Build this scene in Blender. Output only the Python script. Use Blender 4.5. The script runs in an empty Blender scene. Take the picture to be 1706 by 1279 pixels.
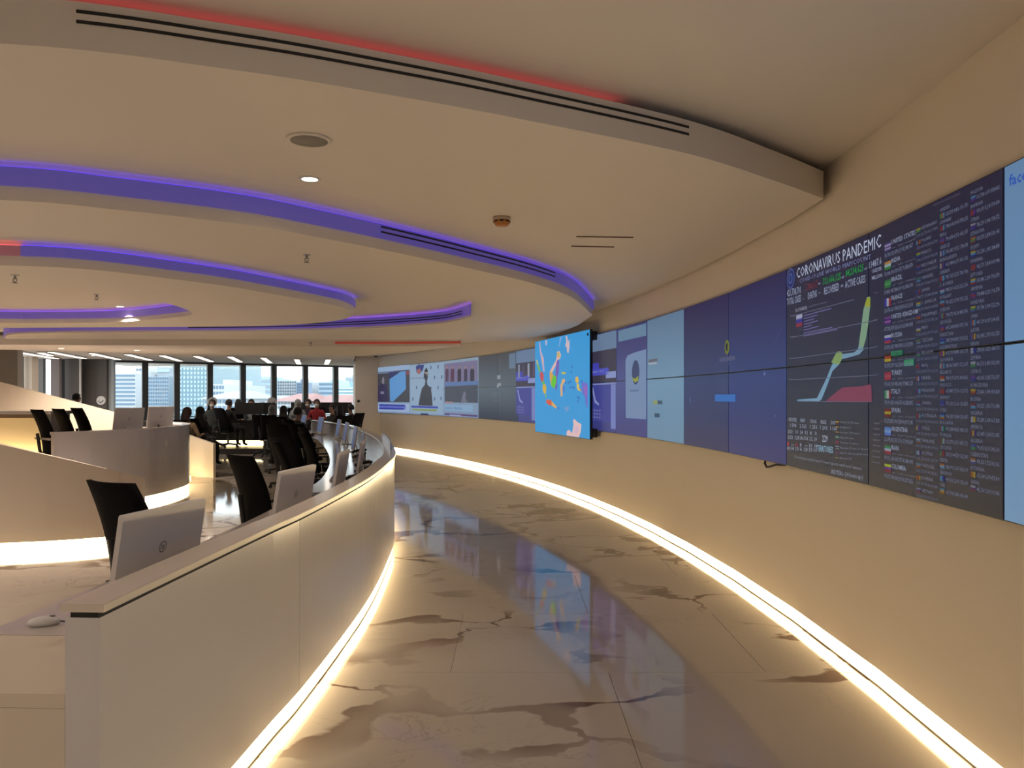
import bpy, bmesh, math, random
from mathutils import Vector, Matrix
from mathutils.geometry import tessellate_polygon
random.seed(7)
sc = bpy.context.scene
C = sc.collection

# ------------------------------------------------------------------ camera, world, exposure
F, CX, HY, EYE = 1300.0, 853.0, 661.0, 1.57          # focal length and horizon in pixels of the 1706x1279 frame
cam_d = bpy.data.cameras.new('camera')
cam_d.sensor_width = 36.0
cam_d.lens = F / 1706 * 36.0
cam_d.shift_y = (HY - 639.5) / 1706
cam_d.clip_end = 3000
cam = bpy.data.objects.new('camera', cam_d)
cam.location = (0, 0, EYE)
cam.rotation_euler = (math.pi / 2, 0, 0)
C.objects.link(cam)
sc.camera = cam
sc.view_settings.view_transform = 'Standard'
sc.view_settings.look = 'None'
sc.view_settings.exposure = 0.42
sc.view_settings.gamma = 1.0
sc.view_settings.use_curve_mapping = False
world = bpy.data.worlds.new('overcast_sky')
sc.world = world
world.use_nodes = True
bg = world.node_tree.nodes['Background']
bg.inputs[0].default_value = (0.92, 0.97, 1.0, 1)
bg.inputs[1].default_value = 2.2

sc.cycles.max_bounces = 5; sc.cycles.diffuse_bounces = 3; sc.cycles.glossy_bounces = 3; sc.cycles.transmission_bounces = 3
sc.cycles.sample_clamp_indirect = 4.0
sc.cycles.use_adaptive_sampling = True; sc.cycles.adaptive_threshold = 0.05; sc.cycles.adaptive_min_samples = 32
STRIP = 9.0        # strength of the warm floor-level light strips
DOWN = 15.0        # watts of one recessed downlight
COVE = 0.7         # strength of the coloured cove strips

# ------------------------------------------------------------------ helpers
def at(px, py, z):
    """photo pixel -> point on the horizontal plane at height z"""
    Y = F * (EYE - z) / (py - HY)
    return Vector(((px - CX) / F * Y, Y, z))
def atd(px, py, Y):
    return Vector(((px - CX) / F * Y, Y, EYE - (py - HY) * Y / F))
def lin(c):
    return tuple((v / 12.92 if v <= 0.04045 else ((v + 0.055) / 1.055) ** 2.4) for v in [x / 255 for x in c])

def mat(name, col, rough=0.5, spec=0.5, metal=0.0, emit=None, strength=0.0, coat=0.0):
    m = bpy.data.materials.new(name)
    m.use_nodes = True
    b = m.node_tree.nodes['Principled BSDF']
    b.inputs['Base Color'].default_value = (*col, 1)
    b.inputs['Roughness'].default_value = rough
    b.inputs['Specular IOR Level'].default_value = spec
    b.inputs['Metallic'].default_value = metal
    b.inputs['Coat Weight'].default_value = coat
    if emit:
        b.inputs['Emission Color'].default_value = (*emit, 1)
        b.inputs['Emission Strength'].default_value = strength
    return m
def noisy(name, c1, c2, scale=3.0, rough=0.5, spec=0.5, bump=0.0, detail=2, coat=0.0):
    m = mat(name, c1, rough, spec, coat=coat)
    nt = m.node_tree; N = nt.nodes; L = nt.links
    b = N['Principled BSDF']
    tc = N.new('ShaderNodeTexCoord'); nz = N.new('ShaderNodeTexNoise'); mx = N.new('ShaderNodeMix')
    mx.data_type = 'RGBA'
    nz.inputs['Scale'].default_value = scale; nz.inputs['Detail'].default_value = detail
    L.new(tc.outputs['Object'], nz.inputs['Vector']); L.new(nz.outputs['Fac'], mx.inputs[0])
    mx.inputs[6].default_value = (*c1, 1); mx.inputs[7].default_value = (*c2, 1)
    L.new(mx.outputs[2], b.inputs['Base Color'])
    if bump:
        bp = N.new('ShaderNodeBump'); bp.inputs['Strength'].default_value = bump; bp.inputs['Distance'].default_value = 0.01
        L.new(nz.outputs['Fac'], bp.inputs['Height']); L.new(bp.outputs[0], b.inputs['Normal'])
    return m
_screen = {}
def scr(rgb, k=1.0):
    """a lit picture colour on a screen"""
    key = (tuple(rgb), k)
    if key not in _screen:
        e = lin(rgb)
        _screen[key] = mat('screen_%d_%d_%d' % tuple(rgb), (0.01, 0.01, 0.012), 0.5, 0.25, emit=e, strength=0.69 * k)
        _screen[key].cycles.emission_sampling = 'NONE'
    return _screen[key]
def screen_grad(name, bottom, top, mid=None):
    m = mat(name, (0.01, 0.01, 0.012), 0.4, 0.3, emit=(0, 0, 0), strength=0.67)
    m.cycles.emission_sampling = 'NONE'
    nt = m.node_tree; N = nt.nodes; L = nt.links
    g = N.new('ShaderNodeNewGeometry'); s = N.new('ShaderNodeSeparateXYZ'); mr = N.new('ShaderNodeMapRange'); r = N.new('ShaderNodeValToRGB')
    L.new(g.outputs['Position'], s.inputs[0]); L.new(s.outputs[2], mr.inputs[0])
    mr.inputs[1].default_value = 1.09; mr.inputs[2].default_value = 2.46
    L.new(mr.outputs[0], r.inputs[0])
    r.color_ramp.elements[0].color = (*lin(bottom), 1); r.color_ramp.elements[1].color = (*lin(top), 1)
    if mid:
        e = r.color_ramp.elements.new(0.45); e.color = (*lin(mid), 1)
    L.new(r.outputs[0], N['Principled BSDF'].inputs['Emission Color'])
    return m

class MB:
    """collects shapes; build() links them as one mesh object"""
    def __init__(self):
        self.v = []; self.f = []; self.m = []; self.smooth = []
    def add(self, vs, fs, mi=0, smooth=False):
        o = len(self.v)
        self.v += [tuple(p) for p in vs]
        for f in fs:
            self.f.append([o + i for i in f]); self.m.append(mi); self.smooth.append(smooth)
        return self
    def box(self, c, s, mi=0, rz=0.0, M=None):
        x, y, z = s[0] / 2, s[1] / 2, s[2] / 2
        p = [Vector(q) for q in ((-x, -y, -z), (x, -y, -z), (x, y, -z), (-x, y, -z), (-x, -y, z), (x, -y, z), (x, y, z), (-x, y, z))]
        R = Matrix.Rotation(rz, 3, 'Z') if M is None else M
        p = [R @ q + Vector(c) for q in p]
        return self.add(p, [(0, 3, 2, 1), (4, 5, 6, 7), (0, 1, 5, 4), (1, 2, 6, 5), (2, 3, 7, 6), (3, 0, 4, 7)], mi)
    def rbox(self, c, s, r=0.02, mi=0, M=None, seg=3):
        """box with rounded vertical... edges in its local xz outline (rounded slab, thickness along y)"""
        x, y, z = s[0] / 2, s[1] / 2, s[2] / 2
        out = []
        for cx, cz, a0 in ((x - r, z - r, 0), (-x + r, z - r, 90), (-x + r, -z + r, 180), (x - r, -z + r, 270)):
            for k in range(seg + 1):
                a = math.radians(a0 + 90 * k / seg)
                out.append((cx + r * math.cos(a), cz + r * math.sin(a)))
        n = len(out); R = M or Matrix.Identity(3)
        vs = [R @ Vector((a, -y, b)) + Vector(c) for a, b in out] + [R @ Vector((a, y, b)) + Vector(c) for a, b in out]
        fs = [tuple(range(n)), tuple(reversed(range(n, 2 * n)))] + [(i, n + i, n + (i + 1) % n, (i + 1) % n) for i in range(n)]
        return self.add(vs, fs, mi)
    def cyl(self, p0, p1, r0, r1=None, n=12, mi=0, caps=True, smooth=True):
        p0, p1 = Vector(p0), Vector(p1); r1 = r0 if r1 is None else r1
        d = (p1 - p0).normalized(); a = d.orthogonal().normalized(); b = d.cross(a)
        vs = []
        for p, r in ((p0, r0), (p1, r1)):
            for i in range(n):
                t = 2 * math.pi * i / n; vs.append(p + a * r * math.cos(t) + b * r * math.sin(t))
        self.add(vs, [(i, (i + 1) % n, n + (i + 1) % n, n + i) for i in range(n)], mi, smooth)
        if caps:
            self.add(vs[:n], [tuple(reversed(range(n)))], mi); self.add(vs[n:], [tuple(range(n))], mi)
        return self
    def tube(self, pts, r, n=8, mi=0):
        for a, b in zip(pts[:-1], pts[1:]):
            self.cyl(a, b, r, r, n, mi)
        return self
    def lathe(self, c, prof, n=20, mi=0, smooth=True):
        vs = []
        for r, z in prof:
            for i in range(n):
                t = 2 * math.pi * i / n; vs.append((c[0] + r * math.cos(t), c[1] + r * math.sin(t), c[2] + z))
        fs = []
        for k in range(len(prof) - 1):
            for i in range(n):
                j = (i + 1) % n
                fs.append((k * n + i, k * n + j, (k + 1) * n + j, (k + 1) * n + i))
        fs.append(tuple(reversed(range(n)))); fs.append(tuple(range((len(prof) - 1) * n, len(prof) * n)))
        return self.add(vs, fs, mi, smooth)
    def ellipsoid(self, c, s, n=12, m=8, mi=0, M=None):
        R = M or Matrix.Identity(3)
        vs = []
        for k in range(m + 1):
            ph = math.pi * k / m
            for i in range(n):
                t = 2 * math.pi * i / n
                vs.append(R @ Vector((s[0] * math.sin(ph) * math.cos(t), s[1] * math.sin(ph) * math.sin(t), s[2] * math.cos(ph))) + Vector(c))
        fs = []
        for k in range(m):
            for i in range(n):
                j = (i + 1) % n
                fs.append((k * n + j, k * n + i, (k + 1) * n + i, (k + 1) * n + j))
        return self.add(vs, fs, mi, True)
    def prism(self, loops, z0, z1, mi=0):
        """flat plate from plan loops (outer, holes)"""
        L3 = [[Vector((p[0], p[1], 0)) for p in lp] for lp in loops]
        tris = tessellate_polygon(L3)
        flat = [p for lp in L3 for p in lp]; n = len(flat)
        vs = [(p.x, p.y, z0) for p in flat] + [(p.x, p.y, z1) for p in flat]
        fs = []
        for t in tris:
            a, b, c = (flat[i] for i in t)
            up = (b - a).cross(c - a).z > 0
            t = tuple(t) if up else tuple(reversed(t))
            fs.append(tuple(reversed(t))); fs.append(tuple(n + i for i in t))
        o = 0
        for lp in L3:
            k = len(lp)
            for i in range(k):
                j = (i + 1) % k
                fs.append((o + i, o + j, n + o + j, n + o + i))
            o += k
        return self.add(vs, fs, mi)
    def sweep(self, path, section, mi=0, smooth=False, closed=False):
        """carry a section (offset to the right of travel, height) along a plan path"""
        path = [Vector((p[0], p[1])) for p in path]
        nP = len(path); vs = []
        for i, p in enumerate(path):
            if closed: t = (path[(i + 1) % nP] - path[i - 1])
            else: t = (path[min(i + 1, nP - 1)] - path[max(i - 1, 0)])
            t.normalize(); nr = Vector((t.y, -t.x))
            sec = section(i / (nP - 1)) if callable(section) else section
            nS = len(sec)
            for o, z in sec:
                q = p + nr * o; vs.append((q.x, q.y, z))
        fs = []
        R = nP if closed else nP - 1
        for i in range(R):
            a, b = i * nS, ((i + 1) % nP) * nS
            for k in range(nS):
                j = (k + 1) % nS
                fs.append((a + k, a + j, b + j, b + k))
        if not closed:
            fs.append(tuple(reversed(range(nS)))); fs.append(tuple(range((nP - 1) * nS, nP * nS)))
        return self.add(vs, fs, mi, smooth)
    def mesh(self, name, mats):
        me = bpy.data.meshes.new(name)
        me.from_pydata(self.v, [], self.f)
        for m in (mats if isinstance(mats, (list, tuple)) else [mats]): me.materials.append(m)
        me.polygons.foreach_set('material_index', self.m)
        me.polygons.foreach_set('use_smooth', self.smooth)
        bm = bmesh.new(); bm.from_mesh(me)
        bmesh.ops.recalc_face_normals(bm, faces=bm.faces)
        bm.to_mesh(me); bm.free()
        me.update()
        return me
    def build(self, name, mats, parent=None, loc=None, rz=None):
        return link(name, self.mesh(name, mats), parent, loc, rz)

def link(name, me, parent=None, loc=None, rz=None):
    o = bpy.data.objects.new(name, me); C.objects.link(o)
    if parent: o.parent = parent
    if loc is not None: o.location = loc
    if rz is not None: o.rotation_euler = (0, 0, rz)
    return o
def empty(name, loc=(0, 0, 0), rz=0.0, parent=None):
    o = bpy.data.objects.new(name, None); C.objects.link(o)
    o.location = loc; o.rotation_euler = (0, 0, rz); o.empty_display_size = 0.1
    if parent: o.parent = parent
    return o
def tag(o, label=None, cat=None, group=None, kind=None):
    if label: o['label'] = label
    if cat: o['category'] = cat
    if group: o['group'] = group
    if kind: o['kind'] = kind
    return o
def copy_tree(o, parent=None):
    c = o.copy(); C.objects.link(c)
    if parent: c.parent = parent
    for ch in list(o.children): copy_tree(ch, c)
    return c
def catmull(P, n=8):
    P = [Vector((p[0], p[1])) for p in P]
    out = []
    for i in range(len(P) - 1):
        p0, p1, p2, p3 = P[max(i - 1, 0)], P[i], P[i + 1], P[min(i + 2, len(P) - 1)]
        for k in range(n):
            t = k / n
            out.append(0.5 * ((2 * p1) + (p2 - p0) * t + (2 * p0 - 5 * p1 + 4 * p2 - p3) * t * t + (3 * p1 - p0 - 3 * p2 + p3) * t ** 3))
    out.append(P[-1])
    return out
def arclen(P):
    s = [0.0]
    for a, b in zip(P[:-1], P[1:]): s.append(s[-1] + (b - a).length)
    return s
def along(P, S, s):
    s = max(0.0, min(S[-1], s))
    for i in range(len(S) - 1):
        if S[i + 1] >= s:
            t = (s - S[i]) / max(1e-9, S[i + 1] - S[i])
            return P[i].lerp(P[i + 1], t), (P[i + 1] - P[i]).normalized()
    return P[-1], (P[-1] - P[-2]).normalized()
def subpath(P, s0, s1, n=12):
    S = arclen(P)
    return [along(P, S, s0 + (s1 - s0) * i / n)[0] for i in range(n + 1)]
ORD = ['first', 'second', 'third', 'fourth', 'fifth', 'sixth', 'seventh', 'eighth', 'ninth', 'tenth', 'eleventh', 'twelfth']

# ------------------------------------------------------------------ materials
M_wall = noisy('wall_paint', (0.85, 0.755, 0.645), (0.82, 0.725, 0.615), 1.2, 0.65, 0.3)
M_ceil = noisy('ceiling_paint', (0.80, 0.735, 0.665), (0.77, 0.705, 0.635), 0.8, 0.8, 0.2)
M_white = noisy('white_laminate', (0.70, 0.665, 0.66), (0.67, 0.635, 0.63), 0.6, 0.16, 0.5)
M_cream = noisy('cream_laminate', (0.72, 0.63, 0.52), (0.69, 0.60, 0.49), 0.9, 0.3, 0.4)
M_cap = noisy('counter_cap', (0.74, 0.66, 0.58), (0.70, 0.62, 0.54), 2.0, 0.2, 0.5)
M_top = noisy('worktop_grey', (0.56, 0.51, 0.48), (0.50, 0.45, 0.42), 2.5, 0.12, 0.55)
M_black = mat('black_gap', (0.012, 0.012, 0.012), 0.6)
M_plastic = noisy('black_plastic', (0.018, 0.017, 0.018), (0.026, 0.024, 0.024), 12, 0.4)
M_fabric = noisy('black_mesh_fabric', (0.005, 0.005, 0.006), (0.011, 0.009, 0.009), 60, 0.9, 0.1, 0.3)
M_chrome = mat('chrome', (0.6, 0.6, 0.6), 0.15, metal=1.0)
M_grey = mat('grey_plastic', (0.25, 0.24, 0.23), 0.5)
M_whitep = mat('white_plastic', (0.72, 0.70, 0.70), 0.35)
M_strip = mat('warm_strip', (0.9, 0.8, 0.5), 0.5, emit=(1.0, 0.78, 0.43), strength=STRIP)
M_blue = mat('blue_cove_strip', (0.1, 0.1, 0.5), 0.5, emit=(0.10, 0.03, 1.0), strength=COVE * 2.4)
M_violet = mat('violet_cove_strip', (0.2, 0.1, 0.5), 0.5, emit=(0.26, 0.07, 1.0), strength=COVE * 2.4)
M_red = mat('red_cove_strip', (0.5, 0.1, 0.1), 0.5, emit=(1.0, 0.12, 0.12), strength=COVE * 0.9)
M_red2 = mat('rose_cove_strip', (0.5, 0.1, 0.1), 0.5, emit=(1.0, 0.12, 0.16), strength=COVE * 2)
M_bandb = mat('blue_glow_paint', (0.2, 0.2, 0.5), 0.4, emit=lin((58, 46, 140)), strength=0.42)  # coloured wash on the step faces, painted as emission
M_bandv = mat('violet_glow_paint', (0.25, 0.2, 0.5), 0.4, emit=lin((66, 50, 140)), strength=0.45)
M_bandr = mat('rose_glow_paint', (0.4, 0.2, 0.25), 0.4, emit=lin((105, 55, 66)), strength=0.4)
M_lamp = mat('lamp_disc', (0.9, 0.9, 0.8), 0.5, emit=(1.0, 0.86, 0.62), strength=9.0)
M_tubel = mat('linear_lamp', (0.9, 0.9, 0.8), 0.5, emit=(1.0, 0.84, 0.68), strength=3.2)
M_glow = mat('panel_glow', (0.9, 0.8, 0.5), 0.5, emit=(1.0, 0.74, 0.34), strength=4.0)
M_glow2 = mat('panel_glow_strong', (0.9, 0.8, 0.5), 0.5, emit=(1.0, 0.72, 0.30), strength=14.0)
for m_ in (M_bandb, M_bandv, M_bandr, M_lamp): m_.cycles.emission_sampling = 'NONE'
M_darkwall = noisy('dark_grey_panel', (0.10, 0.09, 0.085), (0.12, 0.105, 0.10), 2, 0.5)
M_mull = noisy('mullion_metal', (0.05, 0.055, 0.06), (0.07, 0.075, 0.08), 3, 0.4)
M_bezel = mat('bezel', (0.006, 0.006, 0.008), 0.35)
M_desk = noisy('dark_desk', (0.030, 0.026, 0.026), (0.045, 0.038, 0.036), 4, 0.35)

def marble():
    m = mat('polished_marble', (0.5, 0.45, 0.38), 0.06, 0.38)
    nt = m.node_tree; N = nt.nodes; L = nt.links; b = N['Principled BSDF']
    g = N.new('ShaderNodeNewGeometry')
    def noise(scale, detail, dist, vec=None, rough=0.55):
        n = N.new('ShaderNodeTexNoise'); n.inputs['Scale'].default_value = scale; n.inputs['Detail'].default_value = detail
        n.inputs['Distortion'].default_value = dist; n.inputs['Roughness'].default_value = rough
        L.new(vec or g.outputs['Position'], n.inputs['Vector']); return n.outputs['Fac']
    def math_(op, a, bb=None, c=None):
        n = N.new('ShaderNodeMath'); n.operation = op
        for i, v in enumerate((a, bb, c)):
            if v is None: continue
            if isinstance(v, (int, float)): n.inputs[i].default_value = v
            else: L.new(v, n.inputs[i])
        return n.outputs[0]
    def ramp(v, stops):
        r = N.new('ShaderNodeValToRGB'); L.new(v, r.inputs[0])
        e = r.color_ramp.elements
        e[0].position, e[0].color = stops[0][0], (*stops[0][1], 1)
        e[1].position, e[1].color = stops[-1][0], (*stops[-1][1], 1)
        for p, c in stops[1:-1]:
            x = e.new(p); x.color = (*c, 1)
        return r.outputs[0]
    mp = N.new('ShaderNodeMapping'); L.new(g.outputs['Position'], mp.inputs[0])
    mp.inputs['Rotation'].default_value = (0, 0, 0.5); mp.inputs['Scale'].default_value = (0.8, 1.3, 1)
    # distorted voronoi: cell edges are the vein network
    nz = N.new('ShaderNodeTexNoise'); nz.inputs['Scale'].default_value = 1.6; nz.inputs['Detail'].default_value = 4
    L.new(mp.outputs[0], nz.inputs['Vector'])
    vm = N.new('ShaderNodeVectorMath'); vm.operation = 'MULTIPLY_ADD'
    L.new(nz.outputs['Color'], vm.inputs[0]); vm.inputs[1].default_value = (0.9, 0.9, 0.9); L.new(mp.outputs[0], vm.inputs[2])
    vo = N.new('ShaderNodeTexVoronoi'); vo.feature = 'DISTANCE_TO_EDGE'; vo.inputs['Scale'].default_value = 0.8
    L.new(vm.outputs[0], vo.inputs['Vector'])
    width = math_('MULTIPLY', math_('POWER', noise(1.1, 3, 0.8), 5.0), 1.5)
    vein = math_('SUBTRACT', 1.0, math_('SMOOTH_MIN', math_('DIVIDE', vo.outputs['Distance'], math_('ADD', width, 0.004)), 1.0, 0.05))
    vein = ramp(vein, [(0.22, (0, 0, 0)), (0.46, (1, 1, 1))])
    mask = ramp(noise(0.7, 2, 0.3), [(0.43, (0, 0, 0)), (0.57, (1, 1, 1))])
    v1 = math_('MULTIPLY', vein, mask)
    n2 = noise(1.3, 4, 1.4, mp.outputs[0], 0.6)
    hair = ramp(math_('ABSOLUTE', math_('SUBTRACT', n2, 0.5)), [(0.0, (0.32, 0.32, 0.32)), (0.010, (0, 0, 0))])
    v2 = math_('MULTIPLY', hair, ramp(noise(0.5, 2, 0.2), [(0.45, (0, 0, 0)), (0.6, (1, 1, 1))]))
    v = math_('MINIMUM', math_('MAXIMUM', v1, v2), 1.0)
    base = ramp(noise(0.45, 2, 0.5), [(0.3, (0.47, 0.41, 0.36)), (0.7, (0.57, 0.50, 0.44))])
    mx = N.new('ShaderNodeMix'); mx.data_type = 'RGBA'
    L.new(v, mx.inputs[0]); L.new(base, mx.inputs[6]); mx.inputs[7].default_value = (0.17, 0.11, 0.085, 1)
    L.new(mx.outputs[2], b.inputs['Base Color'])
    return m
M_marble = marble()

def glass():
    m = bpy.data.materials.new('window_glass'); m.use_nodes = True
    nt = m.node_tree; N = nt.nodes; L = nt.links
    N.remove(N['Principled BSDF'])
    t = N.new('ShaderNodeBsdfTransparent'); t.inputs[0].default_value = (0.93, 0.97, 0.98, 1)
    gl = N.new('ShaderNodeBsdfGlossy'); gl.inputs['Roughness'].default_value = 0.02
    mx = N.new('ShaderNodeMixShader'); mx.inputs[0].default_value = 0.06
    L.new(t.outputs[0], mx.inputs[1]); L.new(gl.outputs[0], mx.inputs[2]); L.new(mx.outputs[0], N['Material Output'].inputs[0])
    return m
M_glass = glass()

# ------------------------------------------------------------------ the curved video-wall line (boundaries of the panel columns)
PW, PH, VB = 1.215, 0.685, 1.09           # column pitch, panel height, bottom of the panels
def wall_line():
    x, y, t0, d, d2 = 1.90015, 3.01459, -0.0271972, 0.04220638, -0.00051139
    fw = [Vector((x, y))]
    for k in range(18):
        t = t0 + d * k + d2 * k * k
        x -= PW * math.sin(t); y += PW * math.cos(t); fw.append(Vector((x, y)))
    x, y = fw[0]; bk = []
    for k in range(1, 6):
        t = t0 - d * k * 0.8
        x += PW * math.sin(t); y -= PW * math.cos(t); bk.append(Vector((x, y)))
    return list(reversed(bk)) + fw
WL = wall_line()                            # WL[5+k] is boundary k
def W(u, v, off=0.0):
    """point on the screens: u column coordinate, v 0..1 up the two rows, off towards the room"""
    i = max(0, min(len(WL) - 2, int(math.floor(u)) + 5)); t = u + 5 - i
    a, b = WL[i], WL[i + 1]; p = a.lerp(b, t); d = (b - a).normalized()
    nl = Vector((-d.y, d.x))
    q = p + nl * off
    return Vector((q.x, q.y, VB + v * 2 * PH))
def on_wall(px, py):
    """photo pixel -> (u, v) on the screens"""
    bx = (px - CX) / F
    for i in range(len(WL) - 1):
        a, b = WL[i], WL[i + 1]
        if b.y <= 0.3 or a.y <= 0.3: continue
        fa, fb = a.x - bx * a.y, b.x - bx * b.y
        if fa * fb <= 0 and fa != fb:
            t = fa / (fa - fb); Y = a.y + (b.y - a.y) * t
            z = EYE - (py - HY) * Y / F
            return (i - 5 + t, (z - VB) / (2 * PH))
    e = WL[-1] if px < CX else WL[5]
    return (17.995 if px < CX else 0.005, (EYE - (py - HY) * e.y / F - VB) / (2 * PH))

# ------------------------------------------------------------------ floor
fl = MB(); fl.box((-5.5, 11.0, -0.06), (20, 37, 0.1))
floor = tag(fl.build('floor', M_grey), kind='structure')
TX, TY = 1.8, 1.2
t_me = MB(); g = 0.0012
xh, yh = TX / 2 - g, TY / 2 - g
t_me.add([(-xh, -yh, -0.009), (xh, -yh, -0.009), (xh, yh, -0.009), (-xh, yh, -0.009), (-xh, -yh, -0.0008), (xh, -yh, -0.0008), (xh, yh, -0.0008), (-xh, yh, -0.0008),
          (-xh + .001, -yh + .001, 0), (xh - .001, -yh + .001, 0), (xh - .001, yh - .001, 0), (-xh + .001, yh - .001, 0)],
         [(0, 3, 2, 1), (8, 9, 10, 11)] + [(i, (i + 1) % 4, 4 + (i + 1) % 4, 4 + i) for i in range(4)] + [(4 + i, 4 + (i + 1) % 4, 8 + (i + 1) % 4, 8 + i) for i in range(4)])
tile_mesh = t_me.mesh('floor_tile', M_marble)
for iy in range(-4, 24):
    for ix in range(-8, 3):
        cx, cy = ix * TX + 0.55 + (0.9 if iy % 2 else 0), iy * TY + 0.25
        if cx < -13.5 or cy > 28.3: continue
        if cy > 2 and (cx + 0.9) / cy < -0.80: continue
        link('floor_tile', tile_mesh, floor, (cx, cy, 0))

# ------------------------------------------------------------------ right wall
wl = MB()
wl.sweep(WL, [(0.05, 0.095), (0.30, 0.095), (0.30, 3.15), (0.05, 3.15)])
wall_right = tag(wl.build('wall_right', M_wall), kind='structure')
ws = MB(); ws.sweep(WL, [(0.05, 0.0), (0.12, 0.0), (0.12, 0.009), (0.05, 0.009)]); ws.build('strip_profile', M_grey, wall_right)
ws = MB(); ws.sweep(WL, [(0.06, 0.0095), (0.12, 0.0095), (0.12, 0.095), (0.06, 0.095)])
ws.build('light_strip', M_strip, wall_right)
wk = MB(); wk.sweep(WL, [(0.121, 0.0), (0.29, 0.0), (0.29, 0.094), (0.121, 0.094)])
wk.build('plinth', M_wall, wall_right)
# short wall that closes the screens off from the window bay
E1 = WL[-1]
we = MB()
pA, pB = Vector((E1.x + 0.16, E1.y + 0.03)), Vector((-4.78, 23.80))
we.sweep([pA, pB, Vector((-5.62, 27.6))], [(0.0, 0.0), (0.18, 0.0), (0.18, 2.82), (0.0, 2.82)])
wall_end = tag(we.build('wall_end', M_wall), kind='structure')
# rear and side walls of the hall, behind and left of the viewer
wr = MB(); wr.box((-5.4, -4.1, 1.55), (16, 0.2, 3.1)); tag(wr.build('wall_rear', M_wall), kind='structure')
wr = MB(); wr.box((-14.0, 7.0, 1.55), (0.2, 22, 3.1)); tag(wr.build('wall_left', M_wall), kind='structure')

# ------------------------------------------------------------------ ceiling: stepped tiers
L0, L1, L2, L3, L4, LO = 3.02, 2.80, 2.60, 2.44, 2.40, 2.66
cb = MB(); cb.box((-5.7, 12, L0 + 0.06), (17.4, 33, 0.12))
ceiling = tag(cb.build('ceiling', M_ceil), kind='structure')
def plan(z, *pp): return [tuple(at(x, y, z).xy) for x, y in pp]
def offset_in(P, o):
    out = []
    for i, p in enumerate(P):
        t = (P[min(i + 1, len(P) - 1)] - P[max(i - 1, 0)]).normalized(); out.append(p - Vector((t.y, -t.x)) * o)
    return out
def tier(edge, rest, z0, z1, holes=(), lip=0.0):
    """a hanging ceiling plate; with a lip its top stops short and leaves a light trough behind the edge"""
    m = MB()
    if lip:
        m.prism([[tuple(p) for p in edge] + rest], z0, z1 - lip)
        m.prism([[tuple(p) for p in offset_in(edge, 0.13)] + rest], z1 - lip, z1)
    else:
        m.prism([[tuple(p) for p in edge] + rest] + [list(reversed(h)) for h in holes], z0, z1)
    return m.build('ceiling_tier', M_ceil, ceiling)
s1 = catmull([(-13.6, 7.5), (-11, 4.9), (-8, 3.4), (-5, 2.75), (-3.2, 2.62)] + plan(L1, (0, 72), (399, 118), (648, 158), (850, 195), (1146, 256), (1290, 301), (1372, 331)), 8)
tier1 = tier(s1, [tuple(p + Vector((0.02, 0))) for p in WL if p.y > 5.1] + [(-4.2, 28.5), (-13.8, 28.5)], L1, L0, lip=0.05)
s2 = catmull([(-13.5, 9.5), (-11, 6.6), (-8.4, 4.95), (-5.5, 4.1), (-4, 3.95)] + plan(L2, (0, 333), (200, 350), (400, 373), (523, 394), (646, 418), (769, 444), (892, 473), (954, 496), (987, 525)), 8)
tier2 = tier(s2, [(0.95, 11.2), (0.75, 12.8), (0.40, 14.1), (-0.6, 14.6), (-1.5, 14.4), (-2.5, 13.8), (-13.6, 12.9)], L2, L1)
s3 = catmull([(-9.0, 8.4), (-8.0, 6.5), (-6.2, 5.4), (-4.7, 5.1)] + plan(L3, (0, 442), (150, 449), (281, 464), (380, 477), (457, 490), (528, 503), (573, 513)) + [(-1.68, 8.25), (-2.05, 8.95), (-3.0, 9.55), (-4.8, 9.75)], 6)
hole = plan(L3, (0, 471), (90, 476), (176, 484), (235, 494), (271, 503), (304, 513), (318, 520), (312, 526), (246, 533), (176, 537), (60, 538), (0, 537.5))
hole = catmull(hole + [(-7.6, 8.9), (-8.0, 8.0), (-7.2, 6.9), (-5.8, 6.2), hole[0]], 4)[:-1]
tier3 = tier(s3, [(-6.8, 9.85), (-8.4, 9.6)], L3, L2, holes=[[tuple(p) for p in hole]])
s4 = catmull([(-7.6, 11.7), (-7.0, 10.9), (-6.2, 10.6)] + plan(L3, (250, 553), (449, 551.5), (605, 547), (728, 539), (769, 532), (785, 527)), 6)
tier4 = tier(s4, [(-0.48, 9.2), (-0.62, 10.6), (-0.80, 11.9)], L3, L2)
s5 = catmull(plan(L4, (-250, 572), (200, 575), (480, 576), (620, 577), (768, 576)), 4)
far5 = plan(L4, (687, 586), (600, 593), (300, 591), (30, 583), (-250, 578))
tier5 = tier(s5, far5, L4, L2 + 0.002, lip=0.06)
T6 = MB(); T6.prism([[(-13.6, 13.3), (-3, 14.9), (-2.6, 16), (-3.9, 19.5), (-4.8, 23.7), (-5.4, 27.9), (-13.6, 27.9)]], LO, L1 - 0.001)
tier6 = T6.build('ceiling_tier', M_ceil, ceiling)
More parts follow.
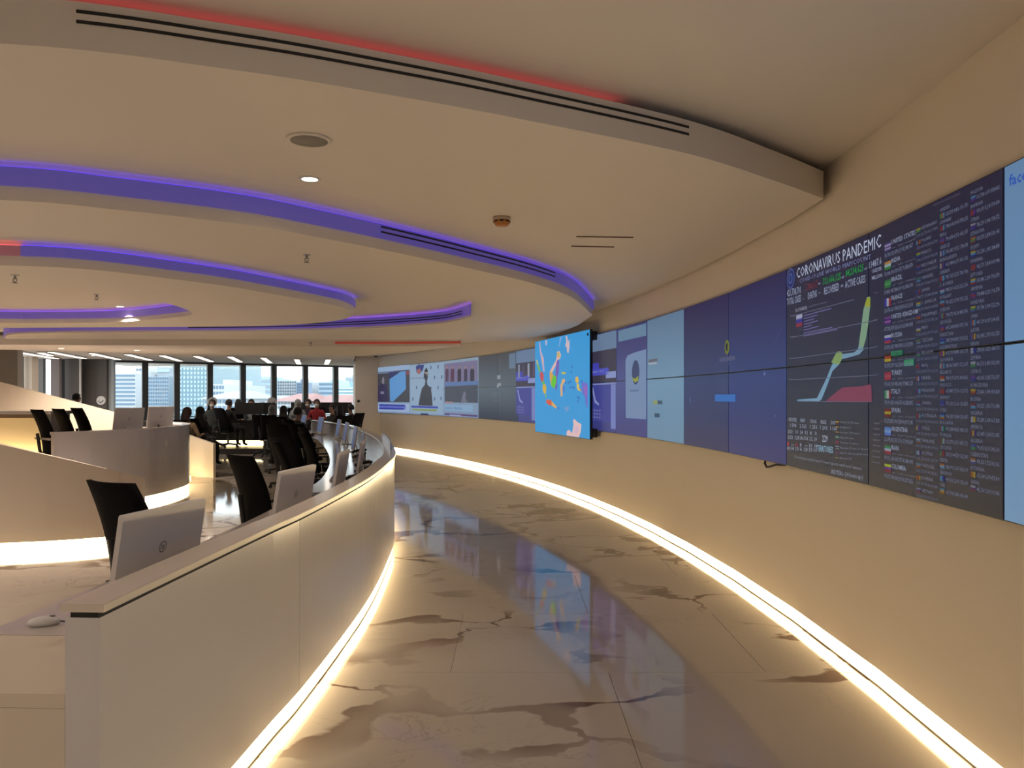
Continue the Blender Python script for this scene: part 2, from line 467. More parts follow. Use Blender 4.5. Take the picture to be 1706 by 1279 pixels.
# light coves: blue steps carry an emissive band painting the LED light on the face, strip on top, red ones a strip in the trough behind the lip
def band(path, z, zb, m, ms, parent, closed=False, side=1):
    c = MB(); c.sweep(path, [(side * 0.001, zb), (side * 0.022, zb), (side * 0.022, z - 0.028), (side * 0.001, z - 0.028)], closed=closed); c.build('painted_glow_band', m, parent)
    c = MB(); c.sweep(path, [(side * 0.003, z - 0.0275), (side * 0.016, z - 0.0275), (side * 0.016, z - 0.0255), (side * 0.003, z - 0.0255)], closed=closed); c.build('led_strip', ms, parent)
def trough(path, z, m, parent):
    c = MB(); c.sweep(offset_in(path, 0.07), [(-0.03, z + 0.0005), (0.0, z + 0.0005), (0.0, z + 0.004), (-0.03, z + 0.004)]); c.build('led_strip', m, parent)
def between(P, x0, x1):
    return [p for p in P if x0 <= p.x <= x1]
trough(between(s1, -4.5, 0.62), L0 - 0.05, M_red, tier1)
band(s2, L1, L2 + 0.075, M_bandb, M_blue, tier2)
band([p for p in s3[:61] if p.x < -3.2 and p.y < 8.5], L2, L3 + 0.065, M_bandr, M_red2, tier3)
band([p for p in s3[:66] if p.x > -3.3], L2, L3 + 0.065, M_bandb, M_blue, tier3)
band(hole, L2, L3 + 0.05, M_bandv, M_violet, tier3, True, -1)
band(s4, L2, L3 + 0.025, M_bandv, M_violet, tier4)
c = MB(); c.sweep([p for p in s5 if p.x > -3.0], [(0.001, L4 + 0.04), (0.012, L4 + 0.04), (0.012, L4 + 0.075), (0.001, L4 + 0.075)]); c.build('painted_glow_band', mat('red_glow_paint', (0.4, 0.1, 0.08), 0.4, emit=lin((140, 40, 26)), strength=0.45), tier5)  # red cove glow painted on the step face as an emissive band

# slot diffusers let into the step faces
def diffuser(P, s0, s1, z, h, label, o=0.0):
    e = tag(empty('air_diffuser', (0, 0, 0)), label, 'air vent', 'slot diffusers in the ceiling steps')
    path = subpath(P, s0, s1, 30)
    fr = MB(); fr.sweep(path, [(o + 0.001, z - h / 2), (o + 0.006, z - h / 2), (o + 0.006, z + h / 2), (o + 0.001, z + h / 2)]); fr.build('frame', M_ceil if not o else M_bandb, e)  # frames over a band share its painted glow
    for dz in (-h * 0.36, h * 0.36):
        sl = MB(); sl.sweep(path, [(o + 0.006, z + dz - 0.006), (o + 0.0085, z + dz - 0.006), (o + 0.0085, z + dz + 0.006), (o + 0.006, z + dz + 0.006)]); sl.build('slot', M_black, e)
    return e
def s_at(P, px):
    S = arclen(P); best = min(range(len(P)), key=lambda i: abs(CX + F * P[i].x / P[i].y - px) if P[i].y > 1 else 1e9)
    return S[best]
diffuser(s1, s_at(s1, 102), s_at(s1, 1150), L1 + 0.114, 0.05, 'long double-slot air diffuser in the highest ceiling step below the red glow')
diffuser(s2, s_at(s2, 638), s_at(s2, 922), L1 - 0.065, 0.05, 'double-slot air diffuser in the blue-lit ceiling step nearest the screens', 0.022)
diffuser(s4, s_at(s4, 300), s_at(s4, 772), L3 + 0.07, 0.04, 'thin double-slot air diffuser in the far violet-lit ceiling step', 0.022)

# ------------------------------------------------------------------ ceiling fittings
def downlight(p, label, power=DOWN, r=0.045, cone=150):
    e = tag(empty('downlight', p), label, 'ceiling light', 'recessed downlights')
    a = MB(); a.lathe((0, 0, -0.006), [(r * 1.35, 0.006), (r * 1.35, 0.002), (r * 1.25, 0.0), (r, 0.0), (r, 0.005)], 20); a.build('trim_ring', M_whitep, e)
    b = MB(); b.lathe((0, 0, -0.004), [(r * 0.99, 0.0), (r * 0.99, 0.002)], 20); b.build('lamp_disc', M_lamp, e)
    if power:
        d = bpy.data.lights.new('downlight_lamp', 'SPOT'); d.energy = power; d.color = (1.0, 0.85, 0.70)
        d.spot_size = math.radians(cone); d.spot_blend = 0.9; d.shadow_soft_size = 0.05
        o = bpy.data.objects.new('lamp', d); C.objects.link(o); o.parent = e; o.location = (0, 0, -0.03)
    return e
downlight(at(516, 297.5, L1), 'small lit downlight between the round speaker grille and the blue ceiling step', 30)
downlight(at(200, 510, L2), 'small lit downlight inside the round ceiling recess at left', 260, 0.04, 112)
for px, py, lb in ((102, 580, 'far left'), (228, 583, 'above the left office window'), (155, 592, 'lowest of the left ones')):
    downlight(at(px, py, L4 if py < 585 else LO), 'tiny far office downlight, ' + lb, 150, 0.05)
# unseen fill lamps, added out of view to brighten the hall
for i, (x, y, z, p) in enumerate(((-2.6, 0.4, L0, 50), (0.2, 0.2, L0, 14), (-0.8, -2.2, L0, 18), (-4.6, -1.6, L0, 30), (-5.2, 1.6, L0, 160), (-5.6, 3.3, L1, 240), (-8.6, 3.0, L0, 180), (-8.8, 5.6, L1, 220), (-6.6, 4.6, L2, 220), (-9.6, 9.2, L2, 220), (-10.8, 12.2, L2, 200))):
    downlight((x, y, z), 'added unseen fill lamp in the ceiling %s the viewer, %s of its set' % ('behind' if y < 0 else 'beside', ORD[i]), p)

sp = tag(empty('ceiling_speaker', at(515, 232, L1)), 'round grey ceiling speaker grille with a white rim above the small lit downlight', 'speaker')
a = MB(); a.lathe((0, 0, -0.012), [(0.105, 0.012), (0.105, 0.004), (0.098, 0.0), (0.088, 0.002), (0.088, 0.010)], 32); a.build('rim', M_ceil, sp)
a = MB(); a.lathe((0, 0, -0.009), [(0.088, 0.0), (0.088, 0.003)], 32); a.build('grille', mat('grille_grey', (0.28, 0.26, 0.22), 0.7), sp)
sd = tag(empty('smoke_detector', at(836, 362, L1)), 'orange-brown smoke detector hanging from the ceiling before the access slots', 'smoke detector')
a = MB(); a.lathe((0, 0, 0), [(0.062, 0), (0.062, -0.018), (0.056, -0.022)], 24); a.build('base', mat('detector_base', (0.55, 0.42, 0.30), 0.5), sd)
a = MB(); a.lathe((0, 0, 0), [(0.055, -0.022), (0.055, -0.04), (0.042, -0.058), (0.02, -0.062)], 24); a.build('sensor_head', mat('detector_orange', (0.50, 0.20, 0.04), 0.45), sd)
for k in range(8):
    t = k * math.pi / 4; a = MB(); a.box((0.056 * math.cos(t), 0.056 * math.sin(t), -0.031), (0.006, 0.02, 0.010), rz=t); a.build('vent_slot', M_black, sd)
for (px, py, z, lb) in ((511, 424, L2, 'between the two blue-lit ceiling steps'), (25, 458, L3, 'at the left edge below the violet ring step'), (161, 490, L2, 'inside the round ceiling recess'), (518, 570, L3, 'far off before the red-lit step')):
    e = tag(empty('sprinkler_head', at(px, py, z)), 'small dark fire sprinkler ' + lb, 'sprinkler', 'fire sprinklers')
    a = MB(); a.lathe((0, 0, 0), [(0.028, 0), (0.026, -0.006)], 16); a.build('rosette', M_chrome, e)
    a = MB(); a.cyl((0, 0, -0.005), (0, 0, -0.03), 0.009); a.tube([(0.012, 0, -0.025), (0.014, 0, -0.04), (0, 0, -0.055)], 0.003, 6); a.tube([(-0.012, 0, -0.025), (-0.014, 0, -0.04), (0, 0, -0.055)], 0.003, 6); a.build('body', M_grey, e)
    a = MB(); a.lathe((0, 0, -0.058), [(0.02, 0), (0.02, 0.003)], 12); a.build('deflector', M_grey, e)
for (x0, x1, y, lb) in ((960, 1055, 393.5, 'farther and longer'), (952, 1023, 409.5, 'nearer and shorter')):
    p, q = at(x0, y, L1), at(x1, y + 1.5, L1)
    e = tag(empty('ceiling_slot', (p + q) / 2), 'thin brown slot cut in the ceiling, the %s of two' % lb, 'ceiling slot', 'slots before the screens')
    a = MB(); a.box((0, 0, -0.002), ((q - p).length, 0.03, 0.003), rz=math.atan2(q.y - p.y, q.x - p.x)); a.build('recess', mat('slot_brown', (0.22, 0.13, 0.07), 0.7), e)
    a = MB(); a.box((0, 0, -0.0045), ((q - p).length * 0.99, 0.012, 0.002), rz=math.atan2(q.y - p.y, q.x - p.x)); a.build('gap', mat('slot_dark', (0.06, 0.035, 0.02), 0.7), e)

# linear office lights
LINES = [((30, 584), (95, 595)), ((67, 585), (85, 590)), ((82, 583.3), (142, 595)), ((146, 584.5), (202, 597.5)), ((207, 586.5), (254, 598.5)), ((266, 588.5), (303, 600)),
         ((324, 590), (354, 600.5)), ((381, 590.6), (402, 601.6)), ((436.6, 592.7), (451, 603)), ((493, 594), (499, 606.4)), ((548, 595), (543, 606))]
for i, (a0, b0) in enumerate(LINES):
    p, q = at(*a0, LO), at(*b0, LO)
    d = q - p; L = min(d.length, 3.2); mid = (p + q) / 2; rz = math.atan2(d.y, d.x)
    e = tag(empty('linear_light', mid), 'slim white linear ceiling light over the office, %s from the left' % ORD[i], 'ceiling light', 'linear office lights')
    a = MB(); a.box((0, 0, -0.02), (L, 0.16, 0.04), rz=rz); a.build('housing', M_whitep, e)
    a = MB(); a.box((0, 0, -0.0425), (L * 0.98, 0.13, 0.004), rz=rz); a.build('diffuser', M_tubel, e)
# small dome cameras on the end of the hall
for px, lb in ((590, 'at the corner of the last window'), (626, 'above the left end of the screens')):
    p = atd(px, 592, 23.5)
    e = tag(empty('dome_camera', (p.x, p.y, L1 if px > 600 else LO)), 'tiny black dome camera ' + lb, 'camera', 'dome cameras')
    a = MB(); a.cyl((0, 0, 0), (0, 0, -(e.location.z - p.z) + 0.03), 0.02); a.build('stem', M_plastic, e)
    a = MB(); a.ellipsoid((0, 0, -(e.location.z - p.z)), (0.07, 0.07, 0.06)); a.build('dome', M_plastic, e)

# ------------------------------------------------------------------ video wall
vw = tag(empty('video_wall', (WL[14].x, WL[14].y, VB)), 'long curved wall of tiled display panels with news, dashboards and blue screens', 'video wall')
vw.location = (0, 0, 0)
S_navy = screen_grad('screen_navy', (32, 38, 84), (38, 32, 72), (40, 56, 100))
S_navy2 = screen_grad('screen_navy_right', (30, 40, 100), (36, 32, 74), (40, 58, 112))
S_dash = screen_grad('screen_dashboard', (32, 36, 48), (33, 32, 56), (34, 42, 62))
S_dash2 = screen_grad('screen_table', (34, 34, 42), (30, 30, 54), (28, 36, 60))
S_pale = screen_grad('screen_pale', (96, 132, 160), (90, 116, 144), (104, 140, 168))
S_pale2 = screen_grad('screen_pale_right', (104, 142, 176), (96, 130, 166), (100, 140, 180))
S_slate = screen_grad('screen_slate', (38, 46, 66), (58, 58, 66), (60, 74, 88))
S_news = screen_grad('screen_news', (120, 140, 170), (128, 148, 168), (110, 135, 160))
S_indigo = screen_grad('screen_indigo', (52, 56, 120), (48, 46, 100), (62, 70, 130))
def screen_for(k):
    if k < 0: return S_pale2
    return {0: S_dash2, 1: S_dash, 2: S_navy2, 3: S_navy, 4: S_pale, 5: S_indigo, 6: S_indigo, 7: S_indigo, 8: S_indigo, 9: S_indigo, 10: S_slate, 11: S_slate, 12: S_news, 13: S_news, 14: S_news, 15: S_news, 16: S_news, 17: S_news}[k]
for k in range(-4, 18):
    for r in (0, 1):
        a, b = W(k, 0), W(k + 0.9999, 0)
        d = (b - a); L = PW - 0.003; rz = math.atan2(d.y, d.x)
        c = (a + b) / 2
        nl = Vector((-d.y, d.x, 0)).normalized()
        z = VB + PH * (r + 0.5)
        m = MB()
        m.box((0, -0.022, 0), (L, 0.040, PH - 0.003), 0)
        m.box((0, -0.001, 0), (L - 0.010, 0.004, PH - 0.013), 1)
        m.build('display_panel', [M_bezel, screen_for(k)], vw, (c.x + nl.x * -0.0, c.y, z), rz)

# --- pictures shown on the panels: flat shapes mapped on the curved screens
class Pic:
    def __init__(self, off=0.0035): self.mb = MB(); self.mats = []; self.off = off
    def mi(self, m):
        if m not in self.mats: self.mats.append(m)
        return self.mats.index(m)
    def uv_poly(self, pts, rgb, layer=0, k=1.0):
        vs = [W(u, v, self.off + layer * 0.0006) for u, v in pts]
        tr = tessellate_polygon([[Vector((u, v, 0)) for u, v in pts]])
        self.mb.add(vs, [tuple(t) for t in tr], self.mi(scr(rgb, k)))
    def rect(self, u0, v0, u1, v1, rgb, layer=0, k=1.0):
        n = max(1, int(abs(math.floor(u1) - math.floor(u0))) + 1)
        us = [u0] + [x for x in range(int(math.floor(min(u0, u1))) + 1, int(math.ceil(max(u0, u1)))) if min(u0, u1) < x < max(u0, u1)][::(1 if u1 > u0 else -1)] + [u1]
        for a, b in zip(us[:-1], us[1:]): self.uv_poly([(a, v0), (b, v0), (b, v1), (a, v1)], rgb, layer, k)
    def px(self, pts, rgb, layer=0, k=1.0): self.uv_poly([on_wall(*p) for p in pts], rgb, layer, k)
    def pbox(self, x0, y0, x1, y1, rgb, layer=0, k=1.0):
        """box upright on the wall whose corners fall at these pixels (left-top, right-bottom)"""
        a, b = on_wall(x0, y0), on_wall(x1, y1)
        self.rect(a[0], a[1], b[0], b[1], rgb, layer, k)
    def pline(self, p, q, rgb, w=0.004, layer=1, k=1.0):
        a, b = Vector(on_wall(*p)), Vector(on_wall(*q)); d = (b - a).normalized(); n = Vector((-d.y, d.x)) * w
        self.uv_poly([tuple(a + n), tuple(b + n), tuple(b - n), tuple(a - n)], rgb, layer, k)
    def text(self, s, u0, v0, width, height, rgb, layer=1, k=1.0, bold=0.0):
        """lettering that starts at u0 (left on the wall), baseline v0, fitted to width (columns) and cap height (v)"""
        vs, fs, w, h = glyphs(s, bold)
        if not vs: return
        out = [W(u0 - x / w * width, v0 + y / h * height, self.off + layer * 0.0006) for x, y in vs]
        self.mb.add(out, fs, self.mi(scr(rgb, k)))
    def ptext(self, s, p0, p1, hpx, rgb, layer=1, k=1.0, bold=0.0):
        """lettering whose baseline runs from pixel p0 to p1, cap height hpx measured at p0"""
        a, b = on_wall(*p0), on_wall(*p1); c = on_wall(p0[0], p0[1] - hpx)
        vs, fs, w, h = glyphs(s, bold)
        out = [W(a[0] + x / w * (b[0] - a[0]), a[1] + x / w * (b[1] - a[1]) + y / h * (c[1] - a[1]), self.off + layer * 0.0006) for x, y in vs]
        self.mb.add(out, fs, self.mi(scr(rgb, k)))
    def build(self, name, label=None, parent=None):
        me = bpy.data.meshes.new(name); me.from_pydata(self.mb.v, [], self.mb.f)
        for m in self.mats: me.materials.append(m)
        me.polygons.foreach_set('material_index', self.mb.m); me.update()
        o = link(name, me, parent or vw)
        if label: o['label'] = label
        return o
_gl = {}
def glyphs(s, bold=0.0):
    if (s, bold) in _gl: return _gl[(s, bold)]
    cu = bpy.data.curves.new('t', 'FONT'); cu.body = s; cu.size = 1.0; cu.resolution_u = 1; cu.offset = bold
    o = bpy.data.objects.new('t', cu); C.objects.link(o)
    bpy.context.view_layer.update()
    dg = bpy.context.evaluated_depsgraph_get()
    me = bpy.data.meshes.new_from_object(o.evaluated_get(dg))
    vs = [(v.co.x, v.co.y) for v in me.vertices]; fs = [tuple(p.vertices) for p in me.polygons]
    bpy.data.objects.remove(o); bpy.data.curves.remove(cu); bpy.data.meshes.remove(me)
    x0 = min(v[0] for v in vs); w = max(v[0] for v in vs) - x0
    vs = [(x - x0, y) for x, y in vs]
    _gl[(s, bold)] = (vs, fs, w, 0.70)
    return _gl[(s, bold)]

WHT, GRY, RED, GRN = (138, 146, 170), (96, 102, 124), (104, 46, 54), (28, 138, 60)
# pandemic dashboard, columns 0..2
P = Pic()
P.ptext('CORONAVIRUS PANDEMIC', (1328, 464), (1469, 411), 17, (176, 184, 206))
P.ptext('COVID-19 LIVE WORLD MAP/COUNT', (1333, 471.5), (1452, 431), 6.5, (120, 124, 166))
for s, a, b, h, c in (('421,738,701', (1312, 494), (1335, 488), 11, WHT), ('5,888,567', (1344, 484), (1364, 478), 11, RED), ('321,666,125', (1372, 474), (1402, 465), 11, GRN),
                      ('or', (1403, 464.5), (1408, 463), 6, WHT), ('84,234,625', (1410, 461), (1440, 450.5), 11, GRN), ('or', (1441, 450), (1446, 448), 5, WHT), ('11487.6', (1449, 447.5), (1470, 439), 11, WHT),
                      ('TOTAL CASES', (1312, 508.5), (1335.5, 502), 11, WHT), ('-', (1339, 500), (1342, 499.2), 6, GRY), ('DEATHS', (1347, 498.5), (1362, 494), 11, WHT), ('-', (1365, 490), (1368, 489), 6, WHT),
                      ('RECOVERED', (1374, 491), (1399, 483), 12, WHT), ('=', (1402, 480), (1406, 478.7), 7, WHT), ('ACTIVE CASES', (1409, 480), (1443, 470), 12, WHT),
                      ('CASES PER', (1454, 455), (1470, 449.5), 6, (140, 146, 170)), ('MILLION', (1454, 466), (1471, 461), 6, (140, 146, 170)), ('+', (1364, 476), (1368, 474.5), 6, WHT)):
    P.ptext(s, a, b, h, c, bold=0.012)
# round emblem
cu, cv = on_wall(1318, 464)
for r_, col, ly in ((1.0, (62, 74, 128), 0), (0.82, (36, 44, 92), 1), (0.5, (70, 92, 150), 2), (0.36, (40, 50, 100), 3)):
    P.uv_poly([(cu + 0.062 * r_ * math.cos(a), cv + 0.052 * r_ * math.sin(a)) for a in [2 * math.pi * i / 24 for i in range(24)]], col, ly)
# country note with flag
P.ptext('SLOVAKIA', (1326, 520), (1345.5, 515), 6, (150, 152, 170))
P.ptext('Health Ministry of Slovakia', (1349, 512), (1379, 504), 3, (104, 100, 128))
for i, (x1, yy) in enumerate(((1386, 525), (1363, 533.5), (1358, 540), (1364, 545), (1353, 549), (1365, 553), (1388, 554), (1396, 558))):
    y0 = 526 + i * 4.8
    P.pline((1340, y0), (x1, y0 - (x1 - 1340) * 0.27 if i < 6 else y0 - (x1 - 1340) * 0.2), (92, 84, 132), 0.0028, 1)
for i, c in enumerate(((150, 152, 178), (48, 50, 128), (124, 44, 62))):
    P.pbox(1327.5, 525.5 + i * 6, 1337.5, 530.5 + i * 6 + 0.5, c, 1)
# chart lines
for a, b in (((1318, 527), (1424, 499)), ((1319, 562), (1462, 533)), ((1319, 597.5), (1460, 578)), ((1318, 632.5), (1459, 625))):
    P.pline(a, b, (88, 92, 112), 0.0016, 0)
for x, y in ((1320, 526), (1320, 561.5), (1319, 597), (1318, 632.5), (1460, 488), (1459, 533), (1459, 578), (1460, 624)):
    P.ptext('50,000', (x - 2, y + 1.2), (x + 5, y), 2.6, (108, 108, 128))
# the curve ribbons
P.px([(1329, 665.5), (1362, 663), (1366, 655), (1378, 630), (1386, 610), (1396, 592), (1399.5, 588), (1403, 590), (1404, 597), (1399, 607), (1388, 618), (1380, 640), (1370, 665), (1366, 668), (1329, 667.5)], (108, 146, 172), 1)
P.px([(1386, 604), (1393, 590), (1397, 585), (1402, 585), (1404, 588), (1404, 598), (1400, 606), (1396, 607)], (120, 146, 92), 2)
P.px([(1402, 590), (1424, 587), (1430, 582), (1433, 572), (1438, 572), (1440, 582), (1433, 590), (1420, 594), (1404, 598)], (108, 142, 164), 1)
P.px([(1432, 576), (1436, 545), (1440, 515), (1446, 495), (1451, 494), (1451, 510), (1448, 540), (1444, 565), (1439, 581)], (116, 146, 122), 2)
P.px([(1443, 505), (1446.5, 496), (1451.5, 495), (1451.5, 511), (1443, 511)], (140, 148, 48), 3)
P.px([(1376, 668.5), (1404, 645.5), (1440, 643), (1449, 640), (1453, 641), (1454, 669)], (118, 58, 82), 1)
P.pline((1329, 668.6), (1453, 669), (96, 96, 120), 0.0016, 0)
# figures block at the foot of the dashboard
rows = [(('REPORTED', 1312, 1325), ('NEW', 1331, 1339), ('1 IN AS', 1347, 1358), ('RISE', 1365, 1374), ('DAY', 1382, 1390)),
        (('1 594', 1314, 1324), ('2 562', 1330, 1341), ('1 256', 1347, 1359), ('1 203', 1364, 1376), ('1 168', 1381, 1392)),
        (('2020', 1310, 1318), ('10', 1323, 1327), ('24', 1330.5, 1335), ('31', 1338, 1343), ('8', 1347, 1350), ('31', 1355, 1358)),
        (('2021', 1310, 1318), ('128', 1322, 1329), ('246', 1330, 1336), ('356', 1337, 1344), ('212', 1346, 1352), ('30', 1354, 1358.5)),
        (('1', 1309, 1312), ('--', 1315.5, 1320), ('62', 1322, 1327), ('8', 1330, 1333), ('--', 1338, 1343), ('30', 1345, 1351), ('34', 1354, 1359)),
        (('08', 1308.5, 1313), ('14', 1315, 1320), ('13', 1323, 1328), ('6', 1330, 1333.5), ('128', 1337, 1343), ('55', 1345, 1351), ('107', 1353, 1359))]
for r, row in enumerate(rows):
    y = (701, 710.5, 721, 730.5, 742, 749)[r]
    for s, x0, x1 in row:
        dy = (x0 - 1308) * 0.075
        col = (150, 54, 66) if r == 4 and s in ('1', '62') else (140, 148, 164)
        P.ptext(s, (x0 + 3.5, y + dy), (x1 + 3.5, y + dy + (x1 - x0) * 0.09), 6, col, bold=0.01)
P.ptext('229', (1371, 735.5), (1380, 736), 11, (160, 168, 184), bold=0.012)
P.ptext('TERRITORIES', (1362.5, 751), (1389, 754.5), 10, (130, 166, 186), bold=0.012)
fl_c = [((70, 40, 30), (160, 140, 60), (120, 60, 40)), ((60, 40, 30), (150, 120, 50), (60, 40, 40)), ((60, 36, 30), (150, 134, 80), (60, 50, 40)), ((60, 120, 80), (140, 150, 150), (60, 90, 70)),
        ((130, 46, 60), (120, 60, 80), (110, 50, 60)), ((140, 148, 160), (60, 64, 90), (130, 138, 150)), ((100, 44, 70), (90, 60, 110), (100, 50, 80)), ((60, 50, 40), (150, 140, 90), (50, 40, 40))]
names8 = ['Austria 33,003 cases', 'Belgium 9', 'Lesotho 220 cases', 'Nigeria 80 cases', 'Tunisia 4 cases', 'Myanmar 17 new, 21 died of', 'Haiti 30 new, Senegal 26 cases', 'Brunei 20']
for i in range(8):
    y = 699.5 + i * 8.6
    for j, c in enumerate(fl_c[i]): P.pbox(1393, y + j * 1.9, 1399, y + j * 1.9 + 1.9, c, 1)
    w_ = (1432, 1419, 1434, 1423, 1431, 1447.5, 1447.5, 1420)[i]
    P.ptext(names8[i], (1400.5, y + 4.6), (w_, y + 4.6 + (w_ - 1400) * 0.06), 3.2, (120, 126, 142))
    P.ptext('cases', (1457 - i * 0.5, 705.5 + i * 9.2), (1467, 706.5 + i * 9.4), 3.2, (120, 124, 138))
P.ptext('12 territories had at least 5 new reports until zero waves:', (1325, 762.5), (1437, 783), 4.5, (128, 132, 146))
P.ptext('-REUTERS- (14 hours ago)', (1385, 788.5), (1439, 798.5), 7, (140, 144, 160))
P.ptext('fullscreen source view', (1318, 781), (1345, 785), 2, (92, 92, 108))
P.build('dashboard_picture', 'dark pandemic dashboard with chart and white lettering')

# country table, column 0: four lists
P = Pic()
main = [('UNITED STATES', (78, 70, 130)), ('INDIA', (170, 120, 50)), ('BRAZIL', (44, 110, 70)), ('FRANCE', (40, 50, 150)), ('UNITED KINGDOM', (92, 50, 110)), ('RUSSIA', (150, 156, 180)), ('GERMANY', (150, 56, 40)),
        ('TURKEY', (140, 40, 60)), ('ITALY', (60, 130, 90)), ('SPAIN', (120, 40, 30)), ('ARGENTINA', (88, 128, 190)), ('IRAN', (50, 110, 70)), ('COLOMBIA', (160, 176, 40))]
flags = {'UNITED STATES': ('h', (92, 84, 140), (150, 148, 180), (92, 70, 130), (140, 136, 170), (80, 70, 130)), 'INDIA': ('h', (176, 130, 70), (150, 176, 186), (52, 128, 62)), 'BRAZIL': ('h', (44, 116, 74), (70, 140, 80), (40, 110, 70)),
         'FRANCE': ('v', (44, 54, 160), (170, 172, 186), (140, 44, 56)), 'UNITED KINGDOM': ('h', (110, 60, 130), (60, 40, 110), (140, 80, 150), (70, 46, 116)), 'RUSSIA': ('h', (160, 168, 190), (60, 52, 160), (150, 44, 62)),
         'GERMANY': ('h', (60, 36, 30), (156, 60, 36), (176, 158, 40)), 'TURKEY': ('h', (146, 46, 66), (160, 70, 90), (150, 46, 60)), 'ITALY': ('v', (66, 140, 100), (168, 174, 178), (120, 50, 60)), 'SPAIN': ('h', (120, 40, 34), (160, 150, 50), (110, 40, 34)),
         'ARGENTINA': ('h', (84, 130, 200), (120, 150, 200), (84, 120, 200)), 'IRAN': ('h', (56, 130, 84), (150, 160, 180), (150, 40, 60)), 'COLOMBIA': ('h', (164, 180, 44), (100, 50, 130), (120, 44, 60))}
def flag(P, u0, u1, v0, v1, spec, k=0.66):
    n = len(spec) - 1
    for i, c in enumerate(spec[1:]):
        if spec[0] == 'h':
            P.rect(u0, v1 - (v1 - v0) * (i + 1) / n, u1, v1 - (v1 - v0) * i / n, c, 1, k)
        else:
            P.rect(u0 + (u1 - u0) * i / n, v0, u0 + (u1 - u0) * (i + 1) / n, v1, c, 1, k)
random.seed(11)
TK = 0.72
def num(n): return ','.join(''.join(random.choice('0123456789') for _ in range(k)) for k in n)
uL = on_wall(1475, 600)[0]; uE = on_wall(1524, 600)[0]
for i, (nm, _) in enumerate(main):
    v = 0.925 - i * 0.0688
    wn = (uL - uE)
    flag(P, uL, uL - wn * 0.23, v - 0.030, v, flags[nm])
    if nm == 'GERMANY':
        P.rect(uL - wn * 0.24, v - 0.012, uL - wn * 0.62, v + 0.006, (38, 122, 84), 1)
        P.rect(uL - wn * 0.68, v - 0.052, uL - wn * 1.0, v - 0.030, (38, 122, 84), 1)
    P.text(nm, uL - wn * 0.25, v - 0.012, wn * min(0.95, 0.062 * len(nm)), 0.0165, (132, 140, 162) if nm != 'GERMANY' else (24, 70, 60), 2, bold=0.012)
    for q, s in ((0.27, 'new'), (0.48, 'tests'), (0.72, 'recovered')): P.text(s, uL - wn * q, v - 0.029, wn * (0.035 * len(s)), 0.007, (104, 110, 130))
    P.text(num((2, 3, 3)) + ' ' + num((3, 3)) + ' ' + num((2, 3, 3)), uL, v - 0.052, wn * 0.97, 0.0145, (112, 120, 144), 2, bold=0.008)
lists = [(1528, 1565, ['NETHERLANDS', 'POLAND', 'MEXICO', 'INDONESIA', 'UKRAINE', 'JAPAN', 'S. AFRICA', 'PHILIPPINES', 'PERU', 'CZECHIA', 'BELGIUM', 'IRAQ', 'ISRAEL', 'MALAYSIA', 'CANADA', 'AUSTRALIA', 'CHILE', 'THAILAND', 'AUSTRIA', 'PORTUGAL', 'ROMANIA', 'VIETNAM'], 0.93, 0.0425, 0),
         (1567.5, 1615, ['SWEDEN', 'DENMARK', 'IRAQ', 'GREECE', 'BANGLADESH', 'SERBIA', 'S. KOREA', 'HUNGARY', 'JORDAN', 'GEORGIA', 'PAKISTAN', 'KAZAKHSTAN', 'SLOVAKIA', 'BELARUS', 'MOROCCO', 'NORWAY', 'CUBA', 'BULGARIA', 'TUNISIA', 'CROATIA', 'NEPAL', 'LEBANON', 'UAE'], 0.955, 0.0405, 1),
         (1619, 1668, ['MOLDOVA', 'BAHRAIN', 'SYRIA', 'ETHIOPIA', 'EGYPT', 'MYANMAR', 'ESTONIA', 'ARMENIA', 'HONDURAS', 'OMAN', 'QATAR', 'KENYA', 'ZAMBIA', 'CYPRUS', 'N. MACEDONIA', 'BOSNIA', 'NIGERIA', 'JAMAICA', 'ALGERIA', 'UZBEKISTAN', 'BOTSWANA', 'GHANA'], 0.965, 0.0415, 1)]
pal = [(150, 156, 172), (140, 50, 64), (48, 60, 150), (60, 130, 90), (168, 150, 60), (90, 56, 130), (84, 140, 180), (160, 96, 40), (120, 60, 70), (70, 76, 150)]
for x0, x1, nms, vt, dv, order in lists:
    a, b = on_wall(x0, 600)[0], on_wall(x1, 600)[0]; wn = a - b
    for i, nm in enumerate(nms):
        v = vt - i * dv
        if v < 0.03: break
        cs = random.sample(pal, 3)
        spec = (random.choice('hhv'), *cs[:random.choice((2, 3, 3))])
        if order == 0:
            flag(P, a, a - wn * 0.2, v - 0.014, v, spec, 0.42)
            P.text(nm, a - wn * 0.24, v - 0.010, wn * min(0.7, 0.075 * len(nm)), 0.011, (108, 114, 134))
            P.text(num((1, 3, 3)) + ' ' + num((3, 3)) + ' ' + num((3, 3)), a, v - 0.030, wn * 0.97, 0.010, (96, 102, 126))
        else:
            P.text(nm, a, v - 0.004, wn * min(0.6, 0.06 * len(nm)), 0.0115, (104, 110, 132))
            flag(P, a, a - wn * 0.17, v - 0.027, v - 0.010, spec, 0.42)
            P.text(num((3, 3)) + ' ' + num((1, 3)) + ' ' + num((3, 3)), a - wn * 0.21, v - 0.024, wn * 0.77, 0.012, (106, 112, 136), bold=0.006)
P.ptext('reported cases  deaths', (1557, 343), (1601, 323), 3, (100, 96, 116))
P.build('table_picture', 'dark table of country names, flags and figures')
P = Pic()
P.ptext('facebook', (1683, 310), (1756, 282), 19, (44, 82, 170), bold=0.02)
P.build('web_page_picture', 'pale blue page with blue lettering')

